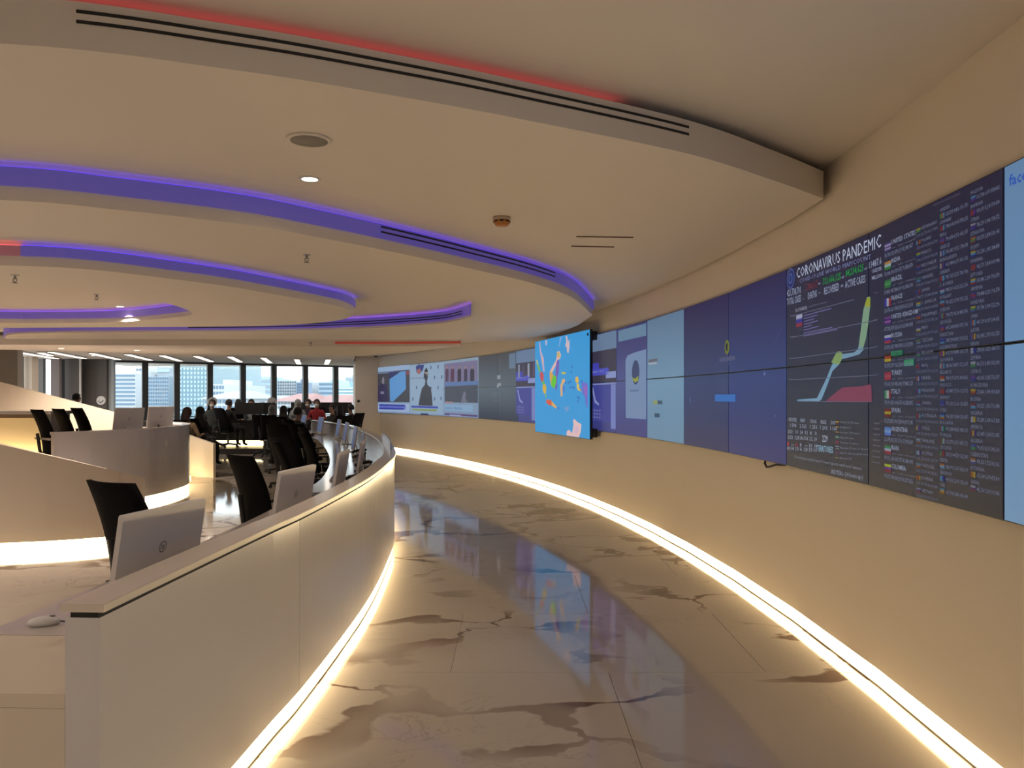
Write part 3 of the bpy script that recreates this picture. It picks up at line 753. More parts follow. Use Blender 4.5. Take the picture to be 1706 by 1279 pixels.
# navy log-in screen, columns 2..4
P = Pic()
P.pbox(1192, 657, 1226, 669, (46, 104, 178), 1)
P.pbox(1199, 596, 1226, 600, (72, 78, 112), 1); P.pbox(1208, 605, 1216, 607, (64, 70, 104), 1)
cu, cv = on_wall(1212, 578)
for r_, col, ly in ((1.0, (104, 112, 40), 1), (0.55, (24, 24, 48), 2)):
    P.uv_poly([(cu + 0.045 * r_ * math.cos(a), cv + 0.045 * r_ * math.sin(a)) for a in [2 * math.pi * i / 20 for i in range(20)]], col, ly)
for y in (634, 641, 648): P.pbox(1196, y - 1, 1210, y, (70, 84, 108), 1)
P.pline((1282, 599), (1303, 546), (72, 76, 116), 0.004)
P.px([(1273, 622), (1275.5, 617.5), (1276, 625), (1272.5, 625)], (104, 116, 160), 1)
P.px([(1150, 660), (1152, 666), (1151.5, 671), (1149.5, 668)], (80, 104, 140), 1)
P.px([(1290, 688), (1293.5, 693), (1291, 695), (1292, 692)], (120, 128, 160), 1)
P.build('log_in_picture', 'navy log-in page with a yellow emblem and blue button')
# pale page, column 4
P = Pic()
P.pbox(1081, 599, 1096, 603, (92, 96, 110), 1); P.pbox(1081, 604, 1095, 606, (150, 164, 180), 1)
P.pbox(1088.5, 667, 1096, 673.5, (134, 148, 96), 1); P.pbox(1096, 667, 1104, 673.5, (62, 84, 104), 1)
P.pbox(1091, 688, 1099.5, 695.5, (50, 76, 100), 1); P.pbox(1090, 679, 1102, 680, (80, 108, 132), 1)
P.build('web_page_picture', 'pale page with a few small blocks')
# indigo page with white card, column 5
P = Pic()
P.pbox(1030.5, 551, 1077, 559, (96, 126, 152), 0)
P.px([(1043, 696), (1042.5, 600), (1046, 592), (1058, 587), (1077, 581.5), (1077, 698.5)], (112, 134, 168), 0)
cu, cv = on_wall(1059.5, 620)
P.uv_poly([(cu + 0.115 * math.cos(a), cv + 0.108 * math.sin(a)) for a in [2 * math.pi * i / 28 for i in range(28)]], (56, 68, 104), 1)
P.px([(1054, 628), (1058, 631), (1064, 626), (1064, 634), (1059, 637), (1055, 634)], (140, 148, 60), 2)
P.pbox(1050, 649, 1064, 652, (92, 110, 146), 1)
P.build('web_page_picture', 'indigo page with a white card and round emblem')
# brochure pages, columns 6..9
for k, x0, x1 in ((0, 984, 1027.5), (1, 860, 893)):
    P = Pic()
    def fx(t): return x0 + (x1 - x0) * t
    ua, ub = on_wall(x0, 640)[0], on_wall(x1, 640)[0]
    P.rect(ua, 0.80, ub, 1.0 - 0.01, (98, 120, 150), 0)
    P.rect(ua, 0.50, ub, 0.82, (58, 54, 72), 1)
    P.rect(ua, 0.64, ua + (ub - ua) * 0.35, 0.70, (64, 66, 168), 2); P.rect(ua, 0.57, ua + (ub - ua) * 0.72, 0.64, (70, 74, 176), 2)
    P.text('SMART CITY', ua, 0.60, abs(ub - ua) * 0.55, 0.02, (140, 150, 205), 3)
    P.rect(ua + (ub - ua) * 0.62, 0.535, ub - (ub - ua) * 0.02, 0.60, (128, 142, 190), 2)
    P.rect(ua, 0.475, ub, 0.487, (130, 140, 190), 2)
    P.rect(ua, 0.10, ua + (ub - ua) * 0.8, 0.47, (62, 66, 140), 1)
    P.rect(ua + (ub - ua) * 0.8, 0.04, ub - (ub - ua) * 0.03, 0.47, (112, 124, 182), 1)
    P.uv_poly([(ua + (ub - ua) * a, b) for a, b in ((0.05, 0.45), (0.12, 0.45), (0.22, 0.32), (0.36, 0.28), (0.34, 0.26), (0.18, 0.29))], (126, 136, 190), 2)
    for r in range(3):
        for c in range(4): P.rect(ua + (ub - ua) * (0.05 + 0.1 * c), 0.13 + 0.035 * r, ua + (ub - ua) * (0.11 + 0.1 * c), 0.15 + 0.035 * r, (104, 108, 160), 2)
    if k == 1:
        for j in range(4): P.rect(ua + (ub - ua) * (0.1 + 0.25 * j), 0.62, ua + (ub - ua) * (0.2 + 0.25 * j), 0.80, ((120, 128, 150), (70, 66, 90), (140, 146, 160), (90, 70, 100))[j], 2)
    P.build('brochure_picture', 'violet brochure page with white picture')
# slate page, columns 10..12
P = Pic()
ua, ub = on_wall(799, 640)[0], on_wall(858, 640)[0]
P.pbox(848.5, 589.5, 859, 613, (96, 116, 140), 1)
for (x0, y0, x1, y1) in ((828.5, 625, 834, 631), (829, 638, 835, 643), (828, 641, 831, 646)): P.pbox(x0, y0, x1, y1, (136, 142, 150), 1)
for y in (654, 658, 667): P.pbox(820, y, 833, y + 1.4, (92, 104, 116), 1)
P.build('slate_page_picture', 'dark slate page with faint lettering')
# three news pictures, columns 12..18
P = Pic()
P.pbox(740.5, 606, 796, 642, (112, 106, 138), 0); P.pbox(741, 641, 796.5, 671, (64, 70, 84), 0)
for j, (x, w, c) in enumerate(((745, 5, (74, 52, 78)), (754, 6, (80, 48, 72)), (765.5, 6, (44, 40, 58)), (776, 5.5, (58, 52, 74)), (787, 7, (50, 48, 64)))):
    P.px([(x - w * .5, 636), (x - w * .5, 618), (x - w * .25, 614), (x, 609), (x + w * .25, 613), (x + w * .5, 617), (x + w * .5, 635)], c, 1)
    P.pbox(x - 1.3, 610.5, x + 1.3, 614, (150, 120, 120), 2)
P.pbox(741, 637, 797, 641, (84, 112, 160), 2)
P.px([(768, 671), (772, 655), (774, 651), (776.5, 655), (776, 664), (780, 671)], (104, 104, 126), 1)
P.pbox(742, 668.5, 755, 671.5, (150, 120, 126), 1)
P.pbox(740.5, 673.5, 788, 686, (126, 158, 190), 1); P.ptext('BERITA TERKINI', (743, 681.5), (770, 682.5), 4, (62, 104, 152), 2)
P.pbox(741, 688, 796, 694.5, (86, 66, 112), 1); P.pbox(749.5, 690, 768, 693.5, (140, 148, 190), 2)
P.build('news_picture', 'news picture with a row of people')
P = Pic()
P.pbox(684, 609.5, 738.5, 691, (136, 160, 184), 0)
for (x, y) in ((698, 606), (718, 609.5), (730, 608.5), (724, 626), (736, 625.5), (694, 643), (718, 644), (730, 643), (688, 662), (724, 662), (735, 661)):
    P.px([(x - 1, y), (x + 1.2, y - 0.4), (x + 0.8, y + 2.4), (x + 1, y + 5), (x - 1.2, y + 5), (x - 0.4, y + 2.4)], (58, 72, 112), 1)
P.px([(693, 610), (697, 608), (707, 607.5), (705, 616), (699, 623), (694, 620)], (50, 60, 120), 1); P.px([(694, 617), (700, 613), (702, 619), (697, 624)], (150, 96, 90), 2)
P.ptext('PERHUBUNGAN', (685, 631.5), (706, 631), 3, (70, 84, 116), 1)
P.px([(697.5, 675), (700, 660), (703, 647), (708, 641), (709, 634), (706, 628), (707, 620), (710.5, 617), (713, 621), (713, 629), (711.5, 635), (712.5, 641), (718, 646), (720, 660), (721, 676)], (52, 54, 64), 2)
P.px([(707.5, 618), (710.5, 611.5), (713, 617), (713, 619), (707.5, 620)], (26, 26, 30), 3); P.px([(707.5, 620), (712.7, 619), (712, 626), (708, 626)], (150, 132, 120), 3)
P.pbox(706, 664, 712, 669, (140, 132, 140), 3)
P.pbox(685.5, 675.5, 730, 680.5, (62, 74, 160), 2); P.pbox(687, 680.5, 728, 685, (128, 142, 70), 2); P.pbox(686, 685, 730, 687, (50, 66, 110), 2)
P.pbox(701, 688, 714, 691.5, (40, 48, 88), 2)
P.build('news_picture', 'news picture of a speaker before a logo backdrop')
P = Pic()
P.pbox(629, 612, 682.5, 619, (140, 164, 196), 0); P.pbox(629, 619.5, 682.5, 670, (58, 58, 68), 0)
P.px([(649, 631.5), (668, 619), (676, 618), (676.5, 648), (655, 669), (650, 668)], (84, 140, 196), 1)
P.px([(649, 631), (648, 620), (667, 618.5)], (40, 44, 96), 1)
P.px([(629, 669), (631, 645), (634, 640), (636, 637), (640, 640), (645, 640), (648, 669)], (44, 38, 74), 1)
P.px([(636, 638), (637, 630), (639, 627), (640.5, 632), (640, 640)], (120, 118, 130), 2); P.pbox(634, 652, 640, 656, (110, 110, 140), 2)
P.pbox(677, 618, 682, 624, (128, 60, 74), 1)
P.pbox(628.6, 671, 682.5, 687, (146, 168, 200), 0); P.pbox(632, 674, 676, 682, (98, 110, 190), 1); P.pline((632, 674.5), (675, 675.5), (48, 58, 150), 0.02, 2); P.pline((632, 680), (673, 681), (48, 58, 150), 0.02, 2)
P.build('news_picture', 'news picture with a pale blue board')

# power cable below the screens
cb_ = MB(); pts = [W(on_wall(x, y)[0], 0, -0.01) for x, y in ((1270, 770), (1272, 772))]
cu_ = on_wall(1272, 772)[0]
path = [W(cu_, 0.01, -0.02), W(cu_ - 0.02, -0.012, 0.0), W(cu_ - 0.06, -0.03, 0.005), W(cu_ - 0.12, -0.022, 0.005), W(cu_ - 0.2, -0.006, 0.0), W(cu_ - 0.3, 0.0, -0.015)]
cb_.tube(path, 0.008, 8)
tag(cb_.build('power_cable', M_black), 'short black cable drooping below the navy screen edge', 'cable')

# ------------------------------------------------------------------ LED map screen standing off the wall
YR, YL = 11.0, 13.5
ra, la = atd(983, 548, YR), atd(892, 567, YL)
zT, zB = atd(983, 548, YR).z, atd(983, 732, YR).z
d = Vector((ra.x - la.x, ra.y - la.y)); LW = d.length; d.normalize()
lnorm = Vector((d.y, -d.x)); 
if lnorm.x > 0: lnorm = -lnorm                       # faces the room
lcx, lcy = (ra.x + la.x) / 2, (ra.y + la.y) / 2
led = tag(empty('map_screen', (lcx, lcy, 0), math.atan2(d.y, d.x)), 'bright blue screen showing a coloured island map, hung before the video wall', 'screen')
zc, hh = (zT + zB) / 2, (zT - zB)
sgn = 1 if (Matrix.Rotation(math.atan2(d.y, d.x), 2) @ Vector((0, 1))).dot(lnorm) > 0 else -1
a = MB(); a.box((0, -sgn * 0.02, zc), (LW, 0.04, hh)); a.build('housing', M_bezel, led)
a = MB(); a.box((0, sgn * 0.004, zc), (LW - 0.012, 0.006, hh - 0.012)); a.build('screen_face', scr((52, 150, 212)), led)
# brackets reach back to the wall
def wall_dist(p):
    best = 9
    for a_, b_ in zip(WL[5:-1], WL[6:]):
        for t in range(11):
            q = a_.lerp(b_, t / 10)
            v = Vector((q.x - p[0], q.y - p[1])); l = v.dot(-lnorm)
            if abs(v.dot(d)) < 0.08: best = min(best, l)
    return best
for ux in (LW / 2 - 0.09, -LW / 2 + 0.12):
    p = Vector((lcx, lcy)) + d * ux; wd = wall_dist(p)
    for zz in (zT - 0.09, zB + 0.09):
        a = MB(); a.box((ux, -sgn * (0.04 + (wd - 0.045) / 2), zz), (0.20, max(0.04, wd - 0.047), 0.12)); a.build('bracket', M_black, led)
a = MB(); a.cyl((LW / 2 - 0.06, sgn * 0.007, zT - 0.07), (LW / 2 - 0.06, sgn * 0.016, zT - 0.07), 0.022); a.build('sensor', M_black, led)
def on_led(px, py):
    bx = (px - CX) / F
    t = (la.x - bx * la.y) / (bx * (ra.y - la.y) - (ra.x - la.x))
    Y = la.y + (ra.y - la.y) * t
    return ((t - 0.5) * LW, EYE - (py - HY) * Y / F)
def isle(pts, rgb, layer=0):
    q = [on_led(880 + x / 6.092, 530 + y / 6.092) for x, y in pts]
    q = [(x, min(zT - 0.01, max(zB + 0.01, z))) for x, z in q]
    tr = tessellate_polygon([[Vector((x, z, 0)) for x, z in q]])
    me = bpy.data.meshes.new('island'); me.from_pydata([(x, sgn * (0.0085 + layer * 0.0008), z) for x, z in q], [], [tuple(t) for t in tr])
    me.materials.append(scr(rgb)); me.update(); link('island', me, led)
isle([(115, 245), (125, 238), (135, 330), (160, 400), (165, 470), (172, 550), (155, 530), (140, 430), (125, 360)], (186, 166, 196))
isle([(145, 380), (160, 410), (162, 470), (148, 450)], (214, 170, 170), 1)
isle([(85, 420), (100, 425), (108, 470), (92, 470)], (196, 180, 110)); isle([(92, 470), (110, 470), (130, 530), (122, 560), (105, 520)], (112, 168, 90))
isle([(122, 555), (145, 540), (162, 570), (160, 640), (138, 645), (125, 600)], (192, 74, 84)); isle([(142, 640), (162, 635), (175, 660), (155, 680)], (96, 176, 70))
isle([(152, 675), (180, 668), (190, 710), (185, 760), (165, 765), (150, 720)], (206, 170, 62)); isle([(172, 765), (188, 765), (192, 810), (180, 800)], (120, 170, 120))
isle([(185, 825), (240, 830), (245, 885), (210, 880), (188, 855)], (206, 88, 66)); isle([(240, 840), (262, 860), (295, 900), (290, 916), (240, 885)], (214, 164, 90))
isle([(298, 900), (320, 905), (318, 925), (300, 920)], (60, 110, 190)); isle([(365, 910), (420, 890), (415, 930), (395, 955), (380, 930)], (110, 150, 200))
isle([(300, 340), (320, 330), (338, 370), (330, 410), (300, 425), (285, 480), (255, 540), (235, 560), (222, 545), (250, 490), (290, 420)], (218, 178, 178))
isle([(295, 345), (325, 350), (330, 400), (300, 400)], (196, 172, 110), 1)
isle([(222, 540), (250, 545), (262, 590), (245, 660), (262, 700), (240, 690), (225, 620)], (206, 160, 82), 1)
isle([(262, 575), (290, 590), (292, 650), (270, 712), (240, 690), (240, 640)], (96, 190, 54), 2)
isle([(292, 430), (320, 425), (318, 540), (300, 610), (300, 700), (285, 740), (278, 700), (290, 620), (280, 580), (285, 520)], (112, 92, 176))
isle([(340, 545), (385, 548), (390, 565), (350, 570)], (186, 176, 76))
isle([(345, 620), (378, 612), (380, 640), (360, 670), (355, 720), (352, 790), (335, 795), (332, 720), (330, 680), (345, 650)], (214, 170, 120)); isle([(355, 680), (380, 700), (370, 760), (352, 730)], (70, 120, 200), 1)
isle([(385, 180), (400, 178), (410, 240), (425, 210), (425, 290), (415, 355), (400, 345), (395, 290), (380, 285), (392, 240)], (206, 180, 190)); isle([(330, 190), (345, 188), (325, 270), (312, 300)], (140, 170, 215))
isle([(178, 225), (198, 222), (190, 280), (182, 275)], (200, 180, 200))
isle([(485, 595), (510, 592), (520, 640), (500, 660), (485, 640)], (222, 176, 80)); isle([(500, 660), (520, 665), (522, 700), (545, 745), (510, 730), (498, 700)], (214, 190, 90)); isle([(522, 700), (540, 720), (545, 745), (530, 730)], (180, 120, 90), 1)
isle([(550, 640), (612, 665), (610, 915), (590, 880), (580, 800), (555, 760), (545, 700)], (104, 108, 196)); isle([(575, 680), (605, 690), (603, 790), (580, 770)], (150, 96, 180), 1)
for x, y in ((410, 650), (430, 700), (455, 695), (430, 640), (520, 810), (505, 800), (510, 840), (380, 650), (545, 635), (465, 705), (440, 540), (448, 490)):
    isle([(x, y - 12), (x + 10, y - 4), (x + 12, y + 14), (x - 4, y + 10)], (44, 100, 180), 1)
isle([(460, 1030), (480, 1025), (500, 1050), (545, 1075), (540, 1150), (520, 1210), (395, 1196), (395, 1150), (420, 1130), (450, 1165), (465, 1090)], (222, 186, 186)); isle([(480, 1090), (520, 1100), (510, 1170), (470, 1160)], (210, 176, 196), 1)
# ------------------------------------------------------------------ front counter
CP = catmull([(-1.155, 2.186), (-1.092, 3.49), (-1.062, 3.93), (-1.042, 4.83), (-1.047, 5.78), (-1.11, 6.92), (-1.235, 8.21), (-1.62, 10.2), (-2.13, 12.2), (-2.68, 14.1), (-3.36, 16.2), (-4.95, 19.6)], 8)
CS = arclen(CP)
counter = tag(empty('curved_counter', (0, 0, 0)), 'long curved white counter with glowing base along the marble aisle', 'counter')
CH = 0.99
seg = 2.05; s0 = 0.0; i = 0
first = 1.72
while s0 < CS[-1] - 0.3:
    s1_ = min(CS[-1], s0 + (first if i == 0 else seg)); i += 1
    a = MB(); a.sweep(subpath(CP, s0, s1_ - 0.004, 10), [(0.0, 0.10), (0.0, CH - 0.039), (-0.10, CH - 0.039), (-0.10, 0.10)], smooth=False)
    a.build('front_panel', M_white, counter)
    s0 = s1_
a = MB(); a.sweep(CP, [(-0.004, CH - 0.0385), (-0.004, CH - 0.0245), (-0.084, CH - 0.0245), (-0.084, CH - 0.0385)]); a.build('shadow_gap', M_black, counter)
a = MB(); a.sweep(CP, [(0.012, CH - 0.024), (0.012, CH - 0.003), (0.009, CH), (-0.112, CH), (-0.115, CH - 0.003), (-0.115, CH - 0.024)]); a.build('cap', M_cap, counter)
a = MB(); a.sweep(CP, [(-0.012, 0.0), (-0.012, 0.009), (-0.05, 0.009), (-0.05, 0.0)]); a.build('strip_profile', M_grey, counter)
a = MB(); a.sweep(CP, [(-0.02, 0.0095), (-0.02, 0.10), (-0.05, 0.10), (-0.05, 0.0095)]); a.build('light_strip', M_strip, counter)
a = MB(); a.sweep(CP, [(-0.051, 0.0), (-0.051, 0.099), (-0.099, 0.099), (-0.099, 0.0)]); a.build('plinth', M_black, counter)
WTZ = 0.735
S_joint = 0.52
a = MB(); a.sweep(subpath(CP, S_joint + 0.006, CS[-1], 60), [(-0.101, WTZ - 0.035), (-0.101, WTZ), (-0.74, WTZ), (-0.74, WTZ - 0.035)]); a.build('worktop', M_top, counter)
a = MB(); a.sweep(subpath(CP, -0.0, S_joint, 6), [(-0.101, WTZ - 0.04), (-0.101, WTZ), (-1.6, WTZ), (-1.6, WTZ - 0.04)]); a.build('end_worktop', M_cream, counter)
a = MB(); a.sweep(subpath(CP, 0.0, 0.06, 2), [(-0.101, 0.0), (-0.101, WTZ - 0.041), (-1.6, WTZ - 0.041), (-1.6, 0.0)]); a.build('end_panel', M_cream, counter)
a = MB(); a.sweep(subpath(CP, 0.0, 0.03, 2), [(-0.101, 0.0), (-0.101, 0.09), (-0.0, 0.09), (-0.0, 0.0)]); a.build('toe_block', M_white, counter)
for k in range(9):
    p, t = along(CP, CS, 2.2 + k * 2.05)
    a = MB(); a.sweep(subpath(CP, 2.2 + k * 2.05, 2.24 + k * 2.05, 1), [(-0.12, 0.0), (-0.12, WTZ - 0.036), (-0.66, WTZ - 0.036), (-0.66, 0.0)]); a.build('support', M_cream, counter)

a = MB(); a.sweep(subpath(CP, 6.4, 8.6, 10), [(-0.03, CH + 0.0005), (-0.03, CH + 0.085), (-0.04, CH + 0.085), (-0.04, CH + 0.0005)]); a.build('upstand', noisy('blue_upstand', (0.16, 0.17, 0.46), (0.13, 0.14, 0.42), 2, 0.15), counter)  # low blue panel along the cap at the bend

# ------------------------------------------------------------------ all-in-one computers
def logo_mesh():
    b = MB(); n = 28
    ring = []
    for r in (0.021, 0.024):
        ring.append([(r * math.cos(2 * math.pi * i / n), r * math.sin(2 * math.pi * i / n)) for i in range(n)])
    vs = [(x, 0, z) for x, z in ring[0]] + [(x, 0, z) for x, z in ring[1]]
    b.add(vs, [(i, (i + 1) % n, n + (i + 1) % n, n + i) for i in range(n)])
    gv, gf, w, h = glyphs('hp')
    b.add([(-(x / w - 0.5) * 0.024, 0, (y - 0.25) * 0.036 + 0.0) for x, y in gv], gf)
    return b
M_aio = noisy('aio_white', (0.80, 0.76, 0.75), (0.77, 0.73, 0.72), 1.5, 0.35, 0.4)
M_logo = mat('logo_grey', (0.16, 0.14, 0.14), 0.3)
def make_aio(scr_rgb=(70, 80, 110), back=M_aio, logo=True):
    """faces local -y (its user); back towards local +y"""
    e = empty('all_in_one_computer')
    R = Matrix.Rotation(math.radians(-9), 3, 'X')        # screen leans away from its user
    c = Vector((0, 0.02, 0.208))
    a = MB(); a.rbox(c, (0.53, 0.022, 0.36), 0.008, 0, R); a.build('back_cover', back, e)
    a = MB(); a.box(c + R @ Vector((0, -0.013, 0.015)), (0.515, 0.003, 0.315), 0, M=R); a.build('screen', [scr(scr_rgb)], e)
    a = MB(); a.box(c + R @ Vector((0, -0.0135, -0.168)), (0.52, 0.003, 0.028), 0, M=R); a.build('chin', M_whitep, e)
    a = MB(); a.box((0, 0.05, 0.055), (0.16, 0.012, 0.11), 0, M=Matrix.Rotation(math.radians(14), 3, 'X')); a.build('stand', M_aio, e)
    a = MB(); a.box((0, 0.02, 0.004), (0.24, 0.20, 0.008)); a.build('foot', M_aio, e)
    if logo:
        lm = logo_mesh(); o = lm.build('logo', M_logo, e); o.location = c + R @ Vector((0, 0.0122, 0.015)); o.rotation_euler = (math.radians(-9), 0, 0)
    return e
aio0 = make_aio()
def s_y(y): return CS[min(range(len(CP)), key=lambda i: abs(CP[i].y - y))]
AIO_S = [s_y(3.2), s_y(4.95), s_y(6.5), s_y(8.1), s_y(10.0), s_y(12.0), s_y(13.9), s_y(15.7), s_y(17.5), s_y(19.3)]
for i, s in enumerate(AIO_S):
    p, t = along(CP, CS, s)
    nr = Vector((t.y, -t.x))
    q = p - nr * 0.36
    o = aio0 if i == 0 else copy_tree(aio0)
    rz = math.atan2(nr.y, nr.x) - math.pi / 2
    if i == 0: rz += math.radians(-9)
    if i == 1: rz += math.radians(-8)
    o.location = (q.x, q.y, WTZ); o.rotation_euler = (0, 0, rz)
    tag(o, 'white all-in-one computer on the curved counter, %s' % ('nearest the viewer, round logo on its back' if i == 0 else ORD[i] + ' from the near end'), 'computer', 'computers along the curved counter')

# keyboards, mice and phones on the counter
def keyboard(loc, rz, label):
    e = tag(empty('keyboard', loc, rz), label, 'keyboard', 'keyboards on the counter')
    a = MB(); a.box((0, 0, 0.008), (0.42, 0.12, 0.012)); a.build('case', M_whitep, e)
    km = MB(); km.box((0, 0, 0), (0.024, 0.018, 0.005)); me = km.mesh('key', M_grey)
    for r in range(4):
        for c in range(13):
            link('key', me, e, (-0.185 + c * 0.031, -0.042 + r * 0.027, 0.0165))
    return e
for i, s in enumerate(AIO_S[1:4]):
    p, t = along(CP, CS, s + 0.05); nr = Vector((t.y, -t.x)); q = p - nr * 0.58
    keyboard((q.x, q.y, WTZ), math.atan2(t.y, t.x) + math.pi, 'white keyboard before the %s computer on the curved counter' % ORD[i + 1])
def mouse(loc, rz, label):
    e = tag(empty('computer_mouse', loc, rz), label, 'mouse')
    a = MB(); a.ellipsoid((0, 0, 0.012), (0.032, 0.055, 0.02), 14, 8); a.build('shell', M_whitep, e)
    a = MB(); a.box((0, 0.028, 0.031), (0.006, 0.016, 0.006)); a.build('wheel', M_grey, e)
    a = MB(); a.tube([(0, 0.052, 0.01), (0.01, 0.10, 0.004), (0.04, 0.17, 0.004), (0.09, 0.2, 0.004)], 0.0025, 6); a.build('cord', M_black, e)
pm = at(73, 1041, WTZ)
mouse((pm.x, pm.y, WTZ), math.radians(-70), 'white mouse with dark cord on the near end of the grey worktop')
pm = at(575, 800, WTZ)
def phone(loc, rz, label):
    e = tag(empty('desk_phone', loc, rz), label, 'phone', 'desk phones')
    a = MB(); a.box((0, 0, 0.03), (0.18, 0.2, 0.02), M=Matrix.Rotation(0.3, 3, 'X')); a.box((0, 0.06, 0.025), (0.17, 0.05, 0.05)); a.build('base', M_plastic, e)
    a = MB(); a.tube([(-0.06, -0.09, 0.05), (-0.06, -0.07, 0.075), (-0.06, 0.08, 0.10), (-0.06, 0.10, 0.08)], 0.018, 8); a.build('handset', M_plastic, e)
    a = MB()
    for r in range(4):
        for c in range(3): a.box((0.02 + c * 0.022, -0.06 + r * 0.025, 0.032 + r * 0.008), (0.014, 0.014, 0.012))
    a.build('keypad', M_grey, e)
for i, s in enumerate((s_y(7.3), s_y(9.0), s_y(11.0))):
    p, t = along(CP, CS, s); nr = Vector((t.y, -t.x)); q = p - nr * 0.34
    phone((q.x, q.y, WTZ), math.atan2(t.y, t.x) + math.pi, 'black desk phone on the curved counter, %s from the near end' % ORD[i])

# ------------------------------------------------------------------ office chairs
def make_chair(name='office_chair', fabric=M_fabric):
    """sitter looks along local +y"""
    e = empty(name)
    # backrest: tall slightly curved panel
    b = MB(); cols, rws = 7, 8; front = []; back = []
    for r in range(rws + 1):
        t = r / rws; z = 0.50 + 0.60 * t; y = -0.20 - 0.03 * math.sin(t * math.pi) * -1 - 0.16 * t ** 1.2
        w = 0.215 + 0.02 * math.sin(t * math.pi) - 0.012 * t
        for c in range(cols + 1):
            x = -1 + 2 * c / cols
            cy = 0.05 * x * x
            front.append((x * w, y + cy, z)); back.append((x * w * 0.98, y + cy - 0.035, z))
    n = len(front); fs = []
    for r in range(rws):
        for c in range(cols):
            i = r * (cols + 1) + c
            fs.append((i, i + 1, i + cols + 2, i + cols + 1)); fs.append((n + i, n + i + cols + 1, n + i + cols + 2, n + i + 1))
    for r in range(rws):
        i = r * (cols + 1); fs.append((i, i + cols + 1, n + i + cols + 1, n + i)); j = i + cols; fs.append((j, n + j, n + j + cols + 1, j + cols + 1))
    for c in range(cols):
        fs.append((c, n + c, n + c + 1, c + 1)); i = rws * (cols + 1) + c; fs.append((i, i + 1, n + i + 1, n + i))
    b.add(front + back, fs, 0, True); b.build('backrest', fabric, e)
    s = MB(); out = [(0.24, -0.2), (0.25, 0.0), (0.24, 0.2), (0.18, 0.26), (-0.18, 0.26), (-0.24, 0.2), (-0.25, 0.0), (-0.24, -0.2), (-0.15, -0.24), (0.15, -0.24)]
    s.prism([out], 0.425, 0.495); s.build('seat', fabric, e)
    sp_ = MB(); sp_.tube([(0, -0.05, 0.415), (0, -0.24, 0.42), (0, -0.29, 0.55), (0, -0.32, 0.78)], 0.022, 8); sp_.build('back_support', M_plastic, e)
    for sx in (-1, 1):
        a = MB(); a.tube([(sx * 0.22, 0.0, 0.42), (sx * 0.28, 0.0, 0.44), (sx * 0.29, -0.02, 0.645)], 0.015, 8); a.box((sx * 0.29, 0.02, 0.66), (0.06, 0.24, 0.025)); a.build('armrest', M_plastic, e)
    g_ = MB(); g_.cyl((0, 0, 0.08), (0, 0, 0.26), 0.028); g_.cyl((0, 0, 0.26), (0, 0, 0.42), 0.018); g_.build('gas_column', M_plastic, e)
    for k in range(5):
        t = 2 * math.pi * k / 5 + 0.3; dx, dy = math.cos(t), math.sin(t)
        l = MB(); l.cyl((0.02 * dx, 0.02 * dy, 0.10), (0.30 * dx, 0.30 * dy, 0.075), 0.026, 0.017, 8); lo = l.build('base_leg', M_plastic, e)
        c = MB(); c.cyl((0.30 * dx - 0.02 * dy, 0.30 * dy + 0.02 * dx, 0.031), (0.30 * dx + 0.02 * dy, 0.30 * dy - 0.02 * dx, 0.031), 0.03, n=10); c.cyl((0.30 * dx, 0.30 * dy, 0.05), (0.30 * dx, 0.30 * dy, 0.08), 0.01, n=6); c.build('caster', M_black, lo)
    return e
chair0 = make_chair(); chair_used = [False]
def place_chair(x, y, z, face, label, group='black office chairs'):
    """face: direction the sitter looks, degrees from +x"""
    o = copy_tree(chair0) if chair_used[0] else chair0
    chair_used[0] = True
    o.location = (x, y, z); o.rotation_euler = (0, 0, math.radians(face - 90))
    return tag(o, label, 'chair', group)
ROWCH = [(-2.07, 4.62, 60), (-1.98, 6.55, 46), (-2.15, 8.3, 20), (-2.50, 9.3, 60), (-2.45, 10.4, 25), (-2.95, 12.2, 30), (-3.72, 14.0, 70), (-4.3, 15.9, 20)]
for i, (x, y, f) in enumerate(ROWCH):
    place_chair(x, y, 0.0, f, 'black office chair behind the curved counter, %s' % ('nearest the viewer' if i == 0 else ORD[i] + ' from the near end'), 'chairs along the curved counter')

# ------------------------------------------------------------------ raised tiers at left with curved desks
tiers = MB(); tiers.prism([[(-5.9, 7.85), (-4.9, 8.1), (-4.2, 8.65), (-5.65, 11.6), (-5.65, 12.6), (-6.2, 14.0), (-6.7, 14.6), (-13.4, 14.6), (-13.4, 7.7), (-7.0, 7.7)]], 0.0, 0.30)
platform = tag(tiers.build('platform', M_marble), kind='structure')
t2 = MB(); t2.prism([[(-7.0, 11.75), (-7.0, 15.2), (-13.4, 15.2), (-13.4, 11.75)]], 0.301, 0.60)
platform2 = tag(t2.build('platform', M_marble), kind='structure')

def fin(name, path, top, label, thick=0.07, strip=None, z0=0.0, m=M_cream, n=24):
    """curved partition whose top edge sweeps from one height to another"""
    P = catmull(path, 8); e = tag(empty(name), label, 'partition')
    zb = z0 + (0.11 if strip else 0.0)
    def sec(t): 
        h = top(t)
        return [(0.0, zb), (0.0, h), (-thick, h), (-thick, zb)]
    a = MB(); a.sweep(P, sec); a.build('panel', m, e)
    if strip:
        a = MB(); a.sweep(P, [(-0.02, z0 + 0.004), (-0.02, zb), (-0.05, zb), (-0.05, z0 + 0.004)]); a.build('light_strip', strip, e)
    return e
M_strip2 = mat('warm_strip_wide', (0.9, 0.8, 0.5), 0.5, emit=(1.0, 0.78, 0.43), strength=STRIP)
